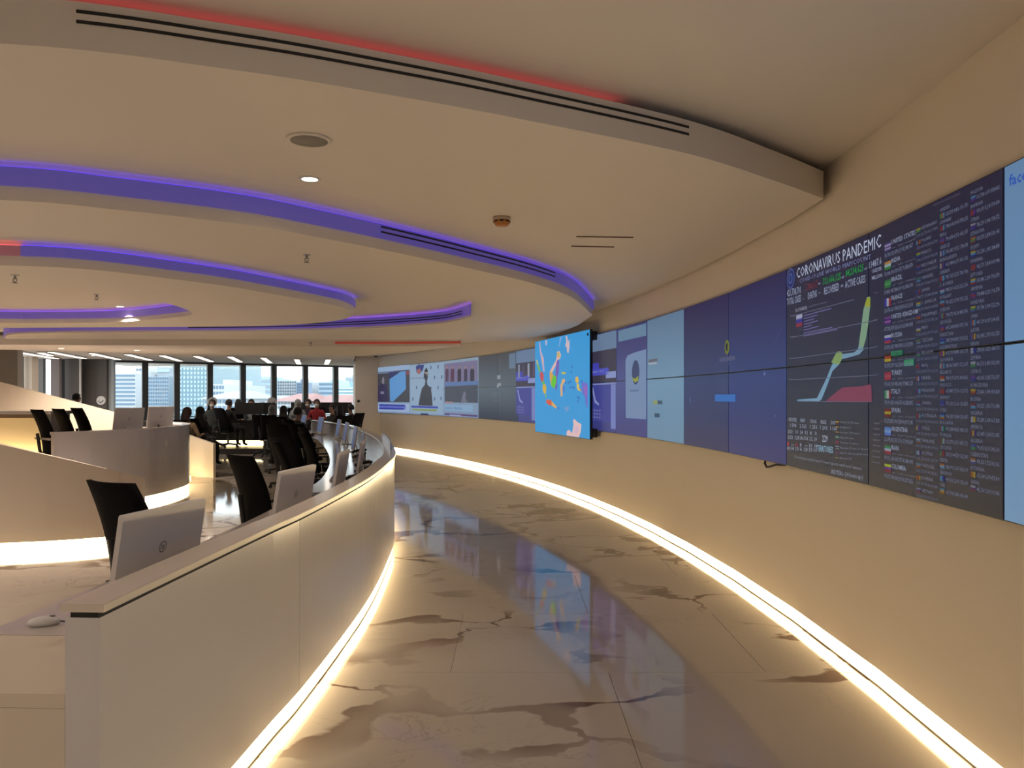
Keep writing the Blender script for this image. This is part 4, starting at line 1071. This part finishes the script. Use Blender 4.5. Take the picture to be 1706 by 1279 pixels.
# near swooping partition with a lit base (left edge of the picture)
bp = [(-7.0, 7.4), (-6.0, 7.6)] + [tuple(at(x, y, 0.0).xy) for x, y in ((0, 923), (100, 918), (190, 910))] + [(-4.02, 8.55)]
def topB(t):
    P = catmull(bp, 8); i = min(len(P) - 1, int(round(t * (len(P) - 1)))); p = P[i]
    px = CX + F * p.x / p.y
    y = 740 + (px / 245.0) * 56 if px > 0 else 740 + px * 0.19
    return EYE - (y - HY) * p.y / F
finB = fin('curved_partition', bp, topB, 'cream partition with a sloping top and wide glowing base at the left edge', 0.07, M_strip2)
# white curved desk of the raised tier
dpts = catmull([(-6.05, 10.3), (-5.72, 10.75), (-5.42, 11.5), (-5.36, 12.4), (-5.50, 13.3), (-5.95, 14.2), (-6.5, 14.7)], 8)
dk = tag(empty('curved_desk'), 'white curved desk front with a glowing base on the raised tier at left', 'desk')
a = MB(); a.sweep(dpts, [(0, 0.10), (0, 1.065), (-0.08, 1.065), (-0.08, 0.10)]); a.build('front_panel', M_white, dk)
a = MB(); a.sweep(dpts, [(0.008, 1.066), (0.008, 1.105), (-0.12, 1.105), (-0.12, 1.066)]); a.build('cap', M_white, dk)
a = MB(); a.sweep(dpts, [(-0.02, 0.004), (-0.02, 0.10), (-0.05, 0.10), (-0.05, 0.004)]); a.build('light_strip', M_strip2, dk)
a = MB(); a.sweep(dpts, [(-0.125, 0.99), (-0.125, 1.02), (-0.62, 1.02), (-0.62, 0.99)]); a.build('worktop', M_top, dk)
for k in (2, 20, 40):
    p = dpts[k]; a = MB(); a.sweep(dpts[k:k + 2], [(-0.14, 0.301), (-0.14, 0.989), (-0.58, 0.989), (-0.58, 0.301)]); a.build('support', M_cream, dk)
# computers, phone on it
def desk_aio(px, Y, z, rz, label, rgb=(70, 80, 110)):
    o = copy_tree(aio0); X = (px - CX) / F * Y
    o.location = (X, Y, z); o.rotation_euler = (0, 0, rz); return tag(o, label, 'computer', 'computers on the raised desks')
desk_aio(213, 11.75, 1.02, math.radians(-112), 'white computer with its back to us on the raised curved desk, left one')
desk_aio(266, 13.25, 1.02, math.radians(-114), 'white computer with its back to us on the raised curved desk, right one')
q = atd(258, 700, 12.4); phone((q.x, q.y, 1.02), math.radians(200), 'black desk phone standing between the two raised computers')
for i, (x, y) in enumerate(((-6.18, 10.75), (-6.36, 11.55), (-6.54, 12.35))):
    place_chair(x, y, 0.30, 48, 'black office chair on the raised tier, %s of three' % ('nearest' if i == 0 else 'middle' if i == 1 else 'farthest'), 'chairs on the raised tier')
# tall partition and desk behind
fp = [(-11.5, 13.8), (-9.2, 14.0), (-8.2, 14.2), (-7.05, 14.5)]
def topD(t):
    P = catmull(fp, 8); p = P[min(len(P) - 1, int(round(t * (len(P) - 1))))]; px = CX + F * p.x / p.y
    y = 636 + px * 0.265 if px > 0 else 636 + px * 0.15
    return EYE - (y - HY) * p.y / F
finD = fin('curved_partition', fp, topD, 'tall cream partition with a sloping top behind the raised chairs', 0.08, None, 0.602)
rd = tag(empty('raised_desk', (-8.4, 11.9, 0.60)), 'desk with a warm-lit front on the upper tier at the left edge', 'desk')
a = MB(); a.box((0, 0, 0.735), (3.1, 0.62, 0.05)); a.build('worktop', M_white, rd)
a = MB(); a.box((0, -0.26, 0.69), (3.1, 0.03, 0.07)); a.build('apron', noisy('apron_brown', (0.30, 0.20, 0.13), (0.27, 0.18, 0.12), 3, 0.5), rd)
a = MB(); a.box((-0.02, 0.12, 0.36), (3.0, 0.03, 0.70)); a.build('modesty_panel', M_cream, rd)
a = MB(); a.box((1.52, -0.05, 0.365), (0.05, 0.5, 0.73)); a.build('leg', M_grey, rd)
a = MB(); a.box((-1.52, -0.05, 0.365), (0.05, 0.5, 0.73)); a.build('leg', M_grey, rd)
a = MB(); a.box((0, -0.05, 0.03), (2.9, 0.06, 0.04)); a.build('light_strip', M_glow2, rd)
# lit end panel right of the white desk
ep = tag(empty('end_partition'), 'small yellow-lit partition with a sloping top right of the raised white desk', 'partition')
pa, pb = Vector((-6.6, 15.55)), Vector((-5.80, 15.15))
n_ = 6; vs = []
pts_ = [pa.lerp(pb, i / n_) for i in range(n_ + 1)]
a = MB(); a.sweep(pts_, lambda t: [(0, 0.0), (0, 0.86 - 0.20 * t), (-0.06, 0.86 - 0.20 * t), (-0.06, 0.0)]); a.build('panel', M_cream, ep)
a = MB(); a.sweep([p + Vector((0.0, -0.35)) for p in pts_[:4]], [(0, 0.004), (0, 0.05), (-0.03, 0.05), (-0.03, 0.004)]); a.build('light_strip', M_glow2, ep)

# ------------------------------------------------------------------ far office: platform, desks, windows
of = MB(); of.prism([[(-13.4, 21.4), (-6.2, 21.4), (-5.7, 22.6), (-5.75, 27.2), (-13.4, 27.2)]], 0.0, 0.15)
tag(of.build('platform', M_desk), kind='structure')
def office_desk(x0, x1, y, label, strip=True, z=0.15):
    e = tag(empty('office_desk', ((x0 + x1) / 2, y, z)), label, 'desk', 'office desks by the windows')
    w = x1 - x0
    a = MB(); a.box((0, 0, 0.735), (w, 0.75, 0.03)); a.build('worktop', M_desk, e)
    a = MB(); a.box((0, -0.30, 0.44), (w - 0.06, 0.03, 0.55)); a.build('front_panel', M_desk, e)
    for sx in (-1, 1):
        a = MB(); a.box((sx * (w / 2 - 0.03), 0.0, 0.36), (0.05, 0.70, 0.715)); a.build('leg', M_desk, e)
    if strip:
        a = MB(); a.box((0, -0.28, 0.075), (w - 0.1, 0.02, 0.15)); a.build('light_strip', M_glow, e)
    return e
office_desk(-9.15, -7.15, 23.0, 'dark office desk with a yellow-lit base before the windows')
office_desk(-6.95, -5.75, 24.3, 'dark office desk at the right end of the window row', False)
office_desk(-11.3, -9.5, 21.9, 'dark office desk at the left end of the window row', False)
def monitor(loc, rz, label):
    e = tag(empty('monitor', loc, rz), label, 'monitor', 'black monitors in the office')
    a = MB(); a.rbox((0, 0, 0.33), (0.56, 0.03, 0.34), 0.01); a.build('back_shell', M_plastic, e)
    a = MB(); a.box((0, 0.017, 0.335), (0.53, 0.003, 0.30)); a.build('screen', [scr((40, 46, 60))], e)
    a = MB(); a.box((0, -0.01, 0.1), (0.05, 0.03, 0.2)); a.build('neck', M_plastic, e)
    a = MB(); a.box((0, 0, 0.006), (0.22, 0.18, 0.012)); a.build('foot', M_plastic, e)
for i, (px, Y) in enumerate(((424, 22.85), (443, 22.9), (407, 22.9), (500, 24.2), (541, 24.2), (571, 24.2))):
    X = (px - CX) / F * Y
    monitor((X, Y, 0.90), 0.0, 'black monitor seen from behind on the %s, %s' % (('yellow-lit desk', ('middle one', 'right one', 'left one')[i]) if i < 3 else ('right-hand window desk', ('left one', 'middle one', 'right one')[i - 3])))

# window wall
wA, wB = Vector((-11.86, 23.2)), Vector((-5.60, 27.55))
def on_win(px):
    bx = (px - CX) / F; t = (wA.x - bx * wA.y) / (bx * (wB.y - wA.y) - (wB.x - wA.x)); return wA.lerp(wB, t)
edges = [183, 241.5, 294.5, 349.5, 404.5, 456, 508.5, 559, 592]
wd_ = (wB - wA).normalized(); wrz = math.atan2(wd_.y, wd_.x)
WTOP = 2.60
for i in range(8):
    p, q = on_win(edges[i]), on_win(edges[i + 1]); mid = (p + q) / 2; L = (q - p).length
    e = tag(empty('window_%d' % (i + 1), (mid.x, mid.y, 0), wrz), kind='structure')
    a = MB(); a.box((0, 0, 1.4), (L - 0.02, 0.012, 2.38)); a.build('pane', M_glass, e)
    a = MB(); a.box((-L / 2, 0, 1.4), (0.17, 0.14, 2.6)); a.build('mullion', M_mull, e)
    a = MB(); a.box((0, 0, WTOP + 0.03), (L, 0.16, 0.06)); a.build('head_rail', M_mull, e)
    a = MB(); a.box((0, 0, 0.17), (L, 0.16, 0.08)); a.build('sill_rail', M_mull, e)
    for zz in (0.95,):
        a = MB(); a.box((0, -0.02, zz), (L, 0.05, 0.035)); a.build('guard_rail', M_mull, e)
# round white stickers with a dark tick
for i, (px, py, lb) in enumerate(((354, 669, 'on the mullion left of the middle window'), (453, 669, 'on the mullion above the grey-veiled sitter'))):
    w_ = on_win(px); p = atd(px, py, w_.y - 0.18)
    e = tag(empty('round_sign', (p.x, p.y, p.z), wrz), 'round white sign with a dark tick ' + lb, 'sign', 'round white signs')
    a = MB(); a.cyl((0, 0.01, 0), (0, -0.005, 0), 0.15, n=24); a.build('disc', M_whitep, e)
    a = MB(); a.add([(-0.09, -0.008, 0.02), (-0.02, -0.008, -0.06), (0.10, -0.008, 0.05), (0.10, -0.008, 0.02), (-0.02, -0.008, -0.10), (-0.09, -0.008, -0.02)], [(0, 5, 4, 1), (1, 4, 3, 2)]); a.build('tick', M_grey, e)
    a = MB(); a.box((0, 0.06, 0), (0.03, 0.1, 0.03)); a.build('mount', M_mull, e)
# left office wall: dark panels, door, pillar
def panel_wall(x0, x1, Y, z0, z1, m, name, parent=None, depth=0.12):
    a_, b_ = (x0 - CX) / F * Y, (x1 - CX) / F * Y
    o = MB(); o.box(((a_ + b_) / 2, Y + depth / 2, (z0 + z1) / 2), (b_ - a_, depth, z1 - z0)); return o.build(name, m, parent)
wof = tag(empty('wall_office'), kind='structure')
M_greyw = noisy('grey_wall', (0.28, 0.25, 0.26), (0.25, 0.22, 0.23), 2, 0.6)
M_blackw = mat('dark_opening', (0.015, 0.012, 0.012), 0.6)
panel_wall(134, 178, 22.6, 0, 2.66, M_darkwall, 'wall_panel', wof)
panel_wall(178, 189, 22.7, 0, 2.66, mat('reveal_blue', (0.45, 0.50, 0.55), 0.4), 'window_reveal', wof)
panel_wall(108, 134, 22.3, 0, 2.66, M_darkwall, 'wall_panel', wof)
panel_wall(132, 134.5, 22.2, 0, 2.66, M_whitep, 'corner_bead', wof, 0.05)
panel_wall(85, 99, 21.9, 0, 2.66, M_greyw, 'wall_panel', wof)
panel_wall(34, 53, 21.2, 0, 2.66, M_wall, 'pillar', wof, 0.3)
panel_wall(99, 108, 22.5, 0, 2.66, M_blackw, 'dark_recess', wof)
panel_wall(53, 72, 22.2, 0, 2.66, M_darkwall, 'wall_panel', wof)
panel_wall(29, 35, 21.0, 0, 2.66, M_blackw, 'door_frame', wof)
panel_wall(-70, 29, 17.4, 0, 2.66, M_wall, 'wall_panel', wof, 0.2)
wn9 = tag(empty('window_9'), kind='structure')
panel_wall(72, 85.5, 22.3, 0.3, 2.6, M_glass, 'pane', wn9, 0.012)
panel_wall(71.5, 73, 22.25, 0.0, 2.64, M_mull, 'frame', wn9, 0.08)
panel_wall(84.5, 86, 22.25, 0.0, 2.64, M_mull, 'frame', wn9, 0.08)
p = atd(168, 667, 22.55)
ck = tag(empty('wall_clock', p), 'round white wall clock on the dark grey wall left of the windows', 'clock')
a = MB(); a.cyl((0, 0.05, 0), (0, 0, 0), 0.13, n=28); a.build('case', M_whitep, ck)
a = MB(); a.cyl((0, 0.0, 0), (0, -0.004, 0), 0.115, n=28); a.build('dial', mat('dial', (0.8, 0.8, 0.8), 0.5), ck)
a = MB(); a.add([(-0.07, -0.006, 0.01), (-0.01, -0.006, -0.06), (0.08, -0.006, 0.02), (0.08, -0.006, -0.01), (-0.01, -0.006, -0.085), (-0.07, -0.006, -0.02)], [(0, 5, 4, 1), (1, 4, 3, 2)]); a.build('hand', M_black, ck)
p = atd(598, 668, 23.74)
a = MB(); a.lathe((0, 0, 0), [(0.045, 0.03), (0.045, 0), (0.03, -0.01)], 16)
o = a.build('wall_switch', M_plastic); o.location = (p.x, p.y - 0.035, p.z); o.rotation_euler = (math.pi / 2, 0, 0)
tag(o, 'small round black switch on the end wall left of the screens', 'switch')

# ------------------------------------------------------------------ people
def skin_mesh(joints, edges_, levels=1):
    me = bpy.data.meshes.new('fig'); me.from_pydata([j[0] for j in joints], edges_, [])
    o = bpy.data.objects.new('fig', me); C.objects.link(o)
    md = o.modifiers.new('s', 'SKIN'); md.use_smooth_shade = True
    sv = me.skin_vertices[0].data if me.skin_vertices else None
    if sv is None:
        bm = bmesh.new(); bm.from_mesh(me); bm.verts.layers.skin.verify(); bm.to_mesh(me); bm.free(); sv = me.skin_vertices[0].data
    for i, j in enumerate(joints):
        r = j[1]; sv[i].radius = r if isinstance(r, tuple) else (r, r); sv[i].use_root = (i == 0)
    sb = o.modifiers.new('ss', 'SUBSURF'); sb.levels = levels; sb.render_levels = levels
    bpy.context.view_layer.update()
    dg = bpy.context.evaluated_depsgraph_get()
    out = bpy.data.meshes.new_from_object(o.evaluated_get(dg))
    bpy.data.objects.remove(o); bpy.data.meshes.remove(me)
    return out
def person_mesh(reach=0.28, turn=0.0):
    J = [((0, 0, 0.54), (0.15, 0.12)), ((0, -0.02, 0.70), (0.14, 0.10)), ((0, -0.02, 0.90), (0.17, 0.11)), ((0, -0.01, 1.02), (0.10, 0.08)), ((0, 0.01, 1.09), 0.05), ((0, 0.025, 1.15), 0.06),
         ((0, 0.035, 1.21), 0.082), ((0, 0.025, 1.28), 0.080), ((0, 0.02, 1.325), 0.045), ((0, 0.115, 1.205), 0.014)]
    E = [(0, 1), (1, 2), (2, 3), (3, 4), (4, 5), (5, 6), (6, 7), (7, 8), (6, 9)]
    for s in (-1, 1):
        b = len(J)
        J += [((s * 0.17, -0.01, 0.985), 0.062), ((s * 0.235, 0.02, 0.80), 0.048), ((s * 0.23, 0.08, 0.735), 0.042), ((s * 0.19, reach, 0.775), 0.030), ((s * 0.18, reach + 0.05, 0.78), (0.036, 0.016)), ((s * 0.175, reach + 0.12, 0.775), (0.024, 0.010)),
              ((s * 0.15, reach + 0.07, 0.785), 0.011)]
        E += [(2, b), (b, b + 1), (b + 1, b + 2), (b + 2, b + 3), (b + 3, b + 4), (b + 4, b + 5), (b + 4, b + 6)]
        b = len(J)
        J += [((s * 0.10, 0.04, 0.53), 0.095), ((s * 0.13, 0.42, 0.53), 0.068), ((s * 0.13, 0.43, 0.28), 0.055), ((s * 0.13, 0.42, 0.09), 0.042), ((s * 0.14, 0.55, 0.045), (0.042, 0.03))]
        E += [(0, b), (b, b + 1), (b + 1, b + 2), (b + 2, b + 3), (b + 3, b + 4)]
    me = skin_mesh(J, E)
    for m in range(3): me.materials.append(None)
    for p in me.polygons:
        c = p.center; p.use_smooth = True
        if c.z > 1.07 or (c.z > 0.70 and c.y > reach - 0.01): p.material_index = 0
        elif c.z < 0.60 and (c.y > 0.12 or c.z < 0.5): p.material_index = 2
        else: p.material_index = 1
    return me
pm1 = person_mesh()
def cap_mesh(kind):
    b = MB()
    n, m = 16, 10; vs = []; fs = []
    for k in range(m + 1):
        ph = math.pi * (0.02 + (0.62 if kind == 'short' else 0.80) * k / m)
        for i in range(n):
            t = 2 * math.pi * i / n
            x = 0.098 * math.sin(ph) * math.cos(t); y = 0.112 * math.sin(ph) * math.sin(t); z = 0.118 * math.cos(ph)
            if y > 0.03 and z < 0.045: y = 0.03 + (y - 0.03) * 0.35 if kind != 'veil' else y * 0.9   # leaves the face free
            vs.append((x, y + 0.015, z + 1.245))
    for k in range(m):
        for i in range(n):
            j = (i + 1) % n; fs.append((k * n + j, k * n + i, (k + 1) * n + i, (k + 1) * n + j))
    b.add(vs, fs, 0, True)
    if kind == 'long':
        b.ellipsoid((0, -0.06, 1.10), (0.10, 0.06, 0.20), 12, 8)
    if kind == 'veil':
        b.lathe((0, -0.005, 0), [(0.085, 1.20), (0.10, 1.12), (0.15, 1.05), (0.20, 0.98), (0.215, 0.90), (0.20, 0.88)], 18)
    return b
hair_me = {k: cap_mesh(k).mesh('hair', M_black) for k in ('short', 'long', 'veil')}
mask_b = MB(); mask_b.ellipsoid((0, 0.10, 1.175), (0.055, 0.045, 0.045), 12, 8); mask_me = mask_b.mesh('face_mask', M_whitep)
eye_b = MB()
for s in (-1, 1): eye_b.ellipsoid((s * 0.033, 0.108, 1.232), (0.012, 0.008, 0.007), 8, 6)
eye_me = eye_b.mesh('eyes', M_black)
ear_b = MB()
for s in (-1, 1): ear_b.ellipsoid((s * 0.088, 0.03, 1.215), (0.010, 0.02, 0.03), 8, 6)
def person(px, Y, z, face, shirt, trousers, hair, haircol, label, mask=False, chair=True):
    X = (px - CX) / F * Y
    e = tag(empty('person', (X, Y, z), math.radians(face - 90)), label, 'person', 'people seated in the office')
    o = link('body', pm1, e)
    mats3 = [mat('skin', (0.36, 0.20, 0.13), 0.5), noisy('shirt', shirt, tuple(c * 0.8 for c in shirt), 9, 0.8), noisy('trousers', trousers, tuple(c * 0.8 for c in trousers), 9, 0.8)]
    for i in range(3):
        o.material_slots[i].link = 'OBJECT'; o.material_slots[i].material = mats3[i]
    h = link('headscarf' if hair == 'veil' else 'hair', hair_me[hair], e)
    h.material_slots[0].link = 'OBJECT'; h.material_slots[0].material = mat('hair_colour', haircol, 0.6)
    link('eyes', eye_me, e)
    if hair == 'short':
        r = ear_b.mesh('ears', mats3[0]); link('ears', r, e)
    if mask: link('face_mask', mask_me, e)
    if chair:
        fx, fy = math.cos(math.radians(face)), math.sin(math.radians(face))
        place_chair(X - 0.02 * fx, Y - 0.02 * fy, z, face, 'chair under ' + ' '.join(label.split()[:12]), 'occupied office chairs')
    return e
DK = (0.012, 0.011, 0.012); DK2 = (0.03, 0.026, 0.026)
person(311, 16.4, 0.0, 80, (0.42, 0.30, 0.17), DK2, 'long', (0.03, 0.012, 0.010), 'person in a beige top with dark red-brown hair seen from behind')
person(333, 17.4, 0.0, 75, DK2, DK, 'veil', (0.018, 0.016, 0.014), 'person in a black veil and dark clothes beside the beige top')
person(354, 22.4, 0.15, -80, (0.05, 0.06, 0.06), DK, 'short', DK, 'person in dark clothes facing us under a round white sign', True)
person(381, 22.0, 0.15, 60, DK, DK, 'short', DK, 'person in black in the tall black chair at the middle of the office')
person(397, 23.6, 0.15, 95, (0.03, 0.035, 0.06), DK, 'short', DK, 'person in dark blue whose head stands before the central mullion')
person(419, 23.8, 0.15, -90, (0.40, 0.46, 0.50), DK2, 'short', DK, 'person in a pale shirt facing us behind the yellow-lit desk')
person(453, 20.6, 0.0, 90, (0.16, 0.14, 0.13), DK2, 'veil', (0.14, 0.14, 0.14), 'person in a grey veil and patterned top')
person(472, 19.0, 0.0, 85, DK, DK, 'veil', (0.014, 0.014, 0.013), 'person in a wide black veil right of the grey veil')
person(496, 22.6, 0.15, -60, (0.30, 0.33, 0.36), DK2, 'veil', (0.35, 0.37, 0.38), 'person in a pale grey veil far behind the counter chairs')
person(496, 16.6, 0.0, 60, DK2, DK, 'short', DK, 'person with short black hair low before the pale veil')
person(514, 23.7, 0.15, -100, (0.05, 0.03, 0.05), DK, 'short', DK, 'person in dark purple left of the red top', True)
person(528, 23.4, 0.15, -80, (0.42, 0.03, 0.04), DK2, 'short', (0.03, 0.02, 0.02), 'person in a red top and face mask', True)
person(554, 22.0, 0.0, -110, DK2, DK, 'short', DK, 'person in black right of the red top')
person(566, 20.0, 0.0, 120, (0.05, 0.03, 0.03), DK, 'long', DK, 'person with long black hair near the end wall')
person(585, 23.0, 0.0, 150, (0.10, 0.05, 0.04), DK, 'short', DK, 'person in brown half hidden by the end wall')
pl3 = MB(); pl3.prism([[(-11.0, 17.4), (-9.2, 17.4), (-9.2, 19.0), (-11.0, 19.0)]], 0.0, 0.30); tag(pl3.build('platform', M_desk), kind='structure')
person(126, 18.2, 0.305, 60, DK, DK, 'short', DK, 'person in black whose head shows above the tall cream partition')
for i, (px, Y, f) in enumerate(((466, 16.2, 100), (478, 13.6, 75), (440, 21.0, 85))):
    place_chair((px - CX) / F * Y, Y, 0.0, f, 'empty black office chair in the middle of the office, %s' % ('farther left' if i == 0 else 'nearest' if i == 1 else 'farthest'), 'empty office chairs')

# ------------------------------------------------------------------ the city outside
def facade(name, px0, px1, ytop, Y, depth, body, win, nx, ny, label, bands=False, roof=None, ybot=None, margin=0.06):
    x0, x1 = (px0 - CX) / F * Y, (px1 - CX) / F * Y; zt = EYE - (ytop - HY) * Y / F; zb = -26.0
    e = tag(empty(name, ((x0 + x1) / 2, Y, zb)), label, 'building', 'buildings outside the windows')
    a = MB(); a.box((0, depth / 2, (zt - zb) / 2), (x1 - x0, depth, zt - zb)); a.build('walls', body, e)
    w = x1 - x0; lo = (EYE - ((ybot or 700) - HY) * Y / F) - zb; hi = zt - zb
    ch = (hi - lo) / ny
    if bands:
        me = None
        b = MB(); b.box((0, 0, 0), (w * (1 - margin), 0.2, ch * 0.45)); me = b.mesh('window_band', win)
        for j in range(ny): link('window_band', me, e, (0, -0.08, lo + ch * (j + 0.5)))
    else:
        cw = w / nx
        b = MB(); b.box((0, 0, 0), (cw * 0.55, 0.2, ch * 0.55)); me = b.mesh('window', win)
        for j in range(ny):
            for i in range(nx): link('window', me, e, (-w / 2 + cw * (i + 0.5), -0.08, lo + ch * (j + 0.5)))
    if roof:
        a = MB(); zz = zt - zb; rw = w / 2 + 0.6; h = w * 0.06 + 0.8
        a.add([(-rw, -0.6, zz), (rw, -0.6, zz), (rw, depth, zz), (-rw, depth, zz), (-rw * 0.6, depth / 2, zz + h), (rw * 0.6, depth / 2, zz + h)], [(0, 1, 5, 4), (1, 2, 5), (2, 3, 4, 5), (3, 0, 4), (0, 3, 2, 1)])
        a.build('roof', roof, e)
    else:
        a = MB(); a.box((0, depth / 2, zt - zb + 0.4), (w * 0.5, depth * 0.5, 0.8)); a.build('roof_plant', body, e)
    return e
B_white = noisy('concrete_white', (0.62, 0.64, 0.66), (0.56, 0.58, 0.60), 0.05, 0.8)
B_grey = noisy('concrete_grey', (0.40, 0.45, 0.50), (0.36, 0.41, 0.46), 0.05, 0.8)
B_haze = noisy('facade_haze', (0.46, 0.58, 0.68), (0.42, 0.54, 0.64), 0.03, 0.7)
B_glass = noisy('facade_glass', (0.18, 0.30, 0.36), (0.24, 0.36, 0.42), 0.05, 0.3)
B_win = mat('window_blue', (0.16, 0.24, 0.34), 0.3); B_win2 = mat('window_dark', (0.14, 0.18, 0.22), 0.3)
B_roof = noisy('red_tiles', (0.42, 0.24, 0.23), (0.36, 0.20, 0.20), 0.4, 0.8)
M_ground = noisy('city_ground', (0.42, 0.46, 0.46), (0.34, 0.38, 0.38), 0.02, 0.9)
gr = MB(); gr.box((-150, 400, -26.5), (1400, 700, 1.0)); tag(gr.build('ground', M_ground), kind='structure')
facade('office_tower', 190, 226, 622, 190, 25, B_white, B_win, 1, 10, 'white tower with blue window bands in the first window', True, ybot=690)
facade('office_tower', 226, 241, 613, 230, 20, B_white, B_win, 3, 14, 'narrow pale tower beside the banded white tower', ybot=690)
facade('office_tower', 246, 281, 627, 170, 25, B_grey, B_win, 9, 10, 'grey tower with small square windows in the second window', ybot=688)
facade('office_tower', 262, 284, 611, 200, 25, B_grey, B_haze, 1, 4, 'grey tower top rising behind the square-windowed tower', True, ybot=660)
facade('glass_tower', 299, 346, 560, 140, 30, B_glass, B_haze, 8, 18, 'dark green glass tower filling the third window', ybot=690)
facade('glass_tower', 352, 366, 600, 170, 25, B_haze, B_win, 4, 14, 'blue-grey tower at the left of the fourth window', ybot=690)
facade('office_building', 344, 374, 640, 120, 20, B_white, B_win, 6, 4, 'low white building under the blue-grey tower', ybot=680)
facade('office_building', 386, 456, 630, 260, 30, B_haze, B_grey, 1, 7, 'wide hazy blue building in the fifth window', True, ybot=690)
facade('office_building', 462, 494, 634, 200, 30, B_white, B_win2, 8, 6, 'white building with dark windows in the sixth window', ybot=664)
facade('office_building', 494, 506, 637, 190, 8, mat('facade_slate', (0.20, 0.26, 0.38), 0.6), B_win, 1, 6, 'slate blue block beside the white building', True, ybot=664)
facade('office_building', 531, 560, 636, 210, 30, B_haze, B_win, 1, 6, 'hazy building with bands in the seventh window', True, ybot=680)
facade('office_building', 556, 600, 644, 130, 30, noisy('teal_facade', (0.30, 0.50, 0.56), (0.26, 0.44, 0.52), 0.05, 0.5), B_white, 1, 9, 'teal banded building in the last window', True, ybot=692)
facade('office_building', 575, 592, 628, 260, 30, B_grey, B_haze, 4, 6, 'grey block behind the teal building', ybot=660)
facade('low_house', 462, 500, 668, 95, 18, B_white, B_win2, 7, 2, 'white house with a red hipped roof in the sixth window', roof=B_roof, ybot=682)
facade('low_house', 517, 566, 671, 100, 18, B_white, B_win2, 7, 2, 'long white house with a red roof in the seventh window', roof=B_roof, ybot=684)
facade('low_house', 408, 450, 668, 110, 18, B_white, B_win2, 6, 2, 'white low house in the fifth window', ybot=684)
facade('low_house', 340, 392, 664, 100, 18, B_white, B_win, 7, 2, 'white terrace house low in the third and fourth windows', roof=B_haze, ybot=684)
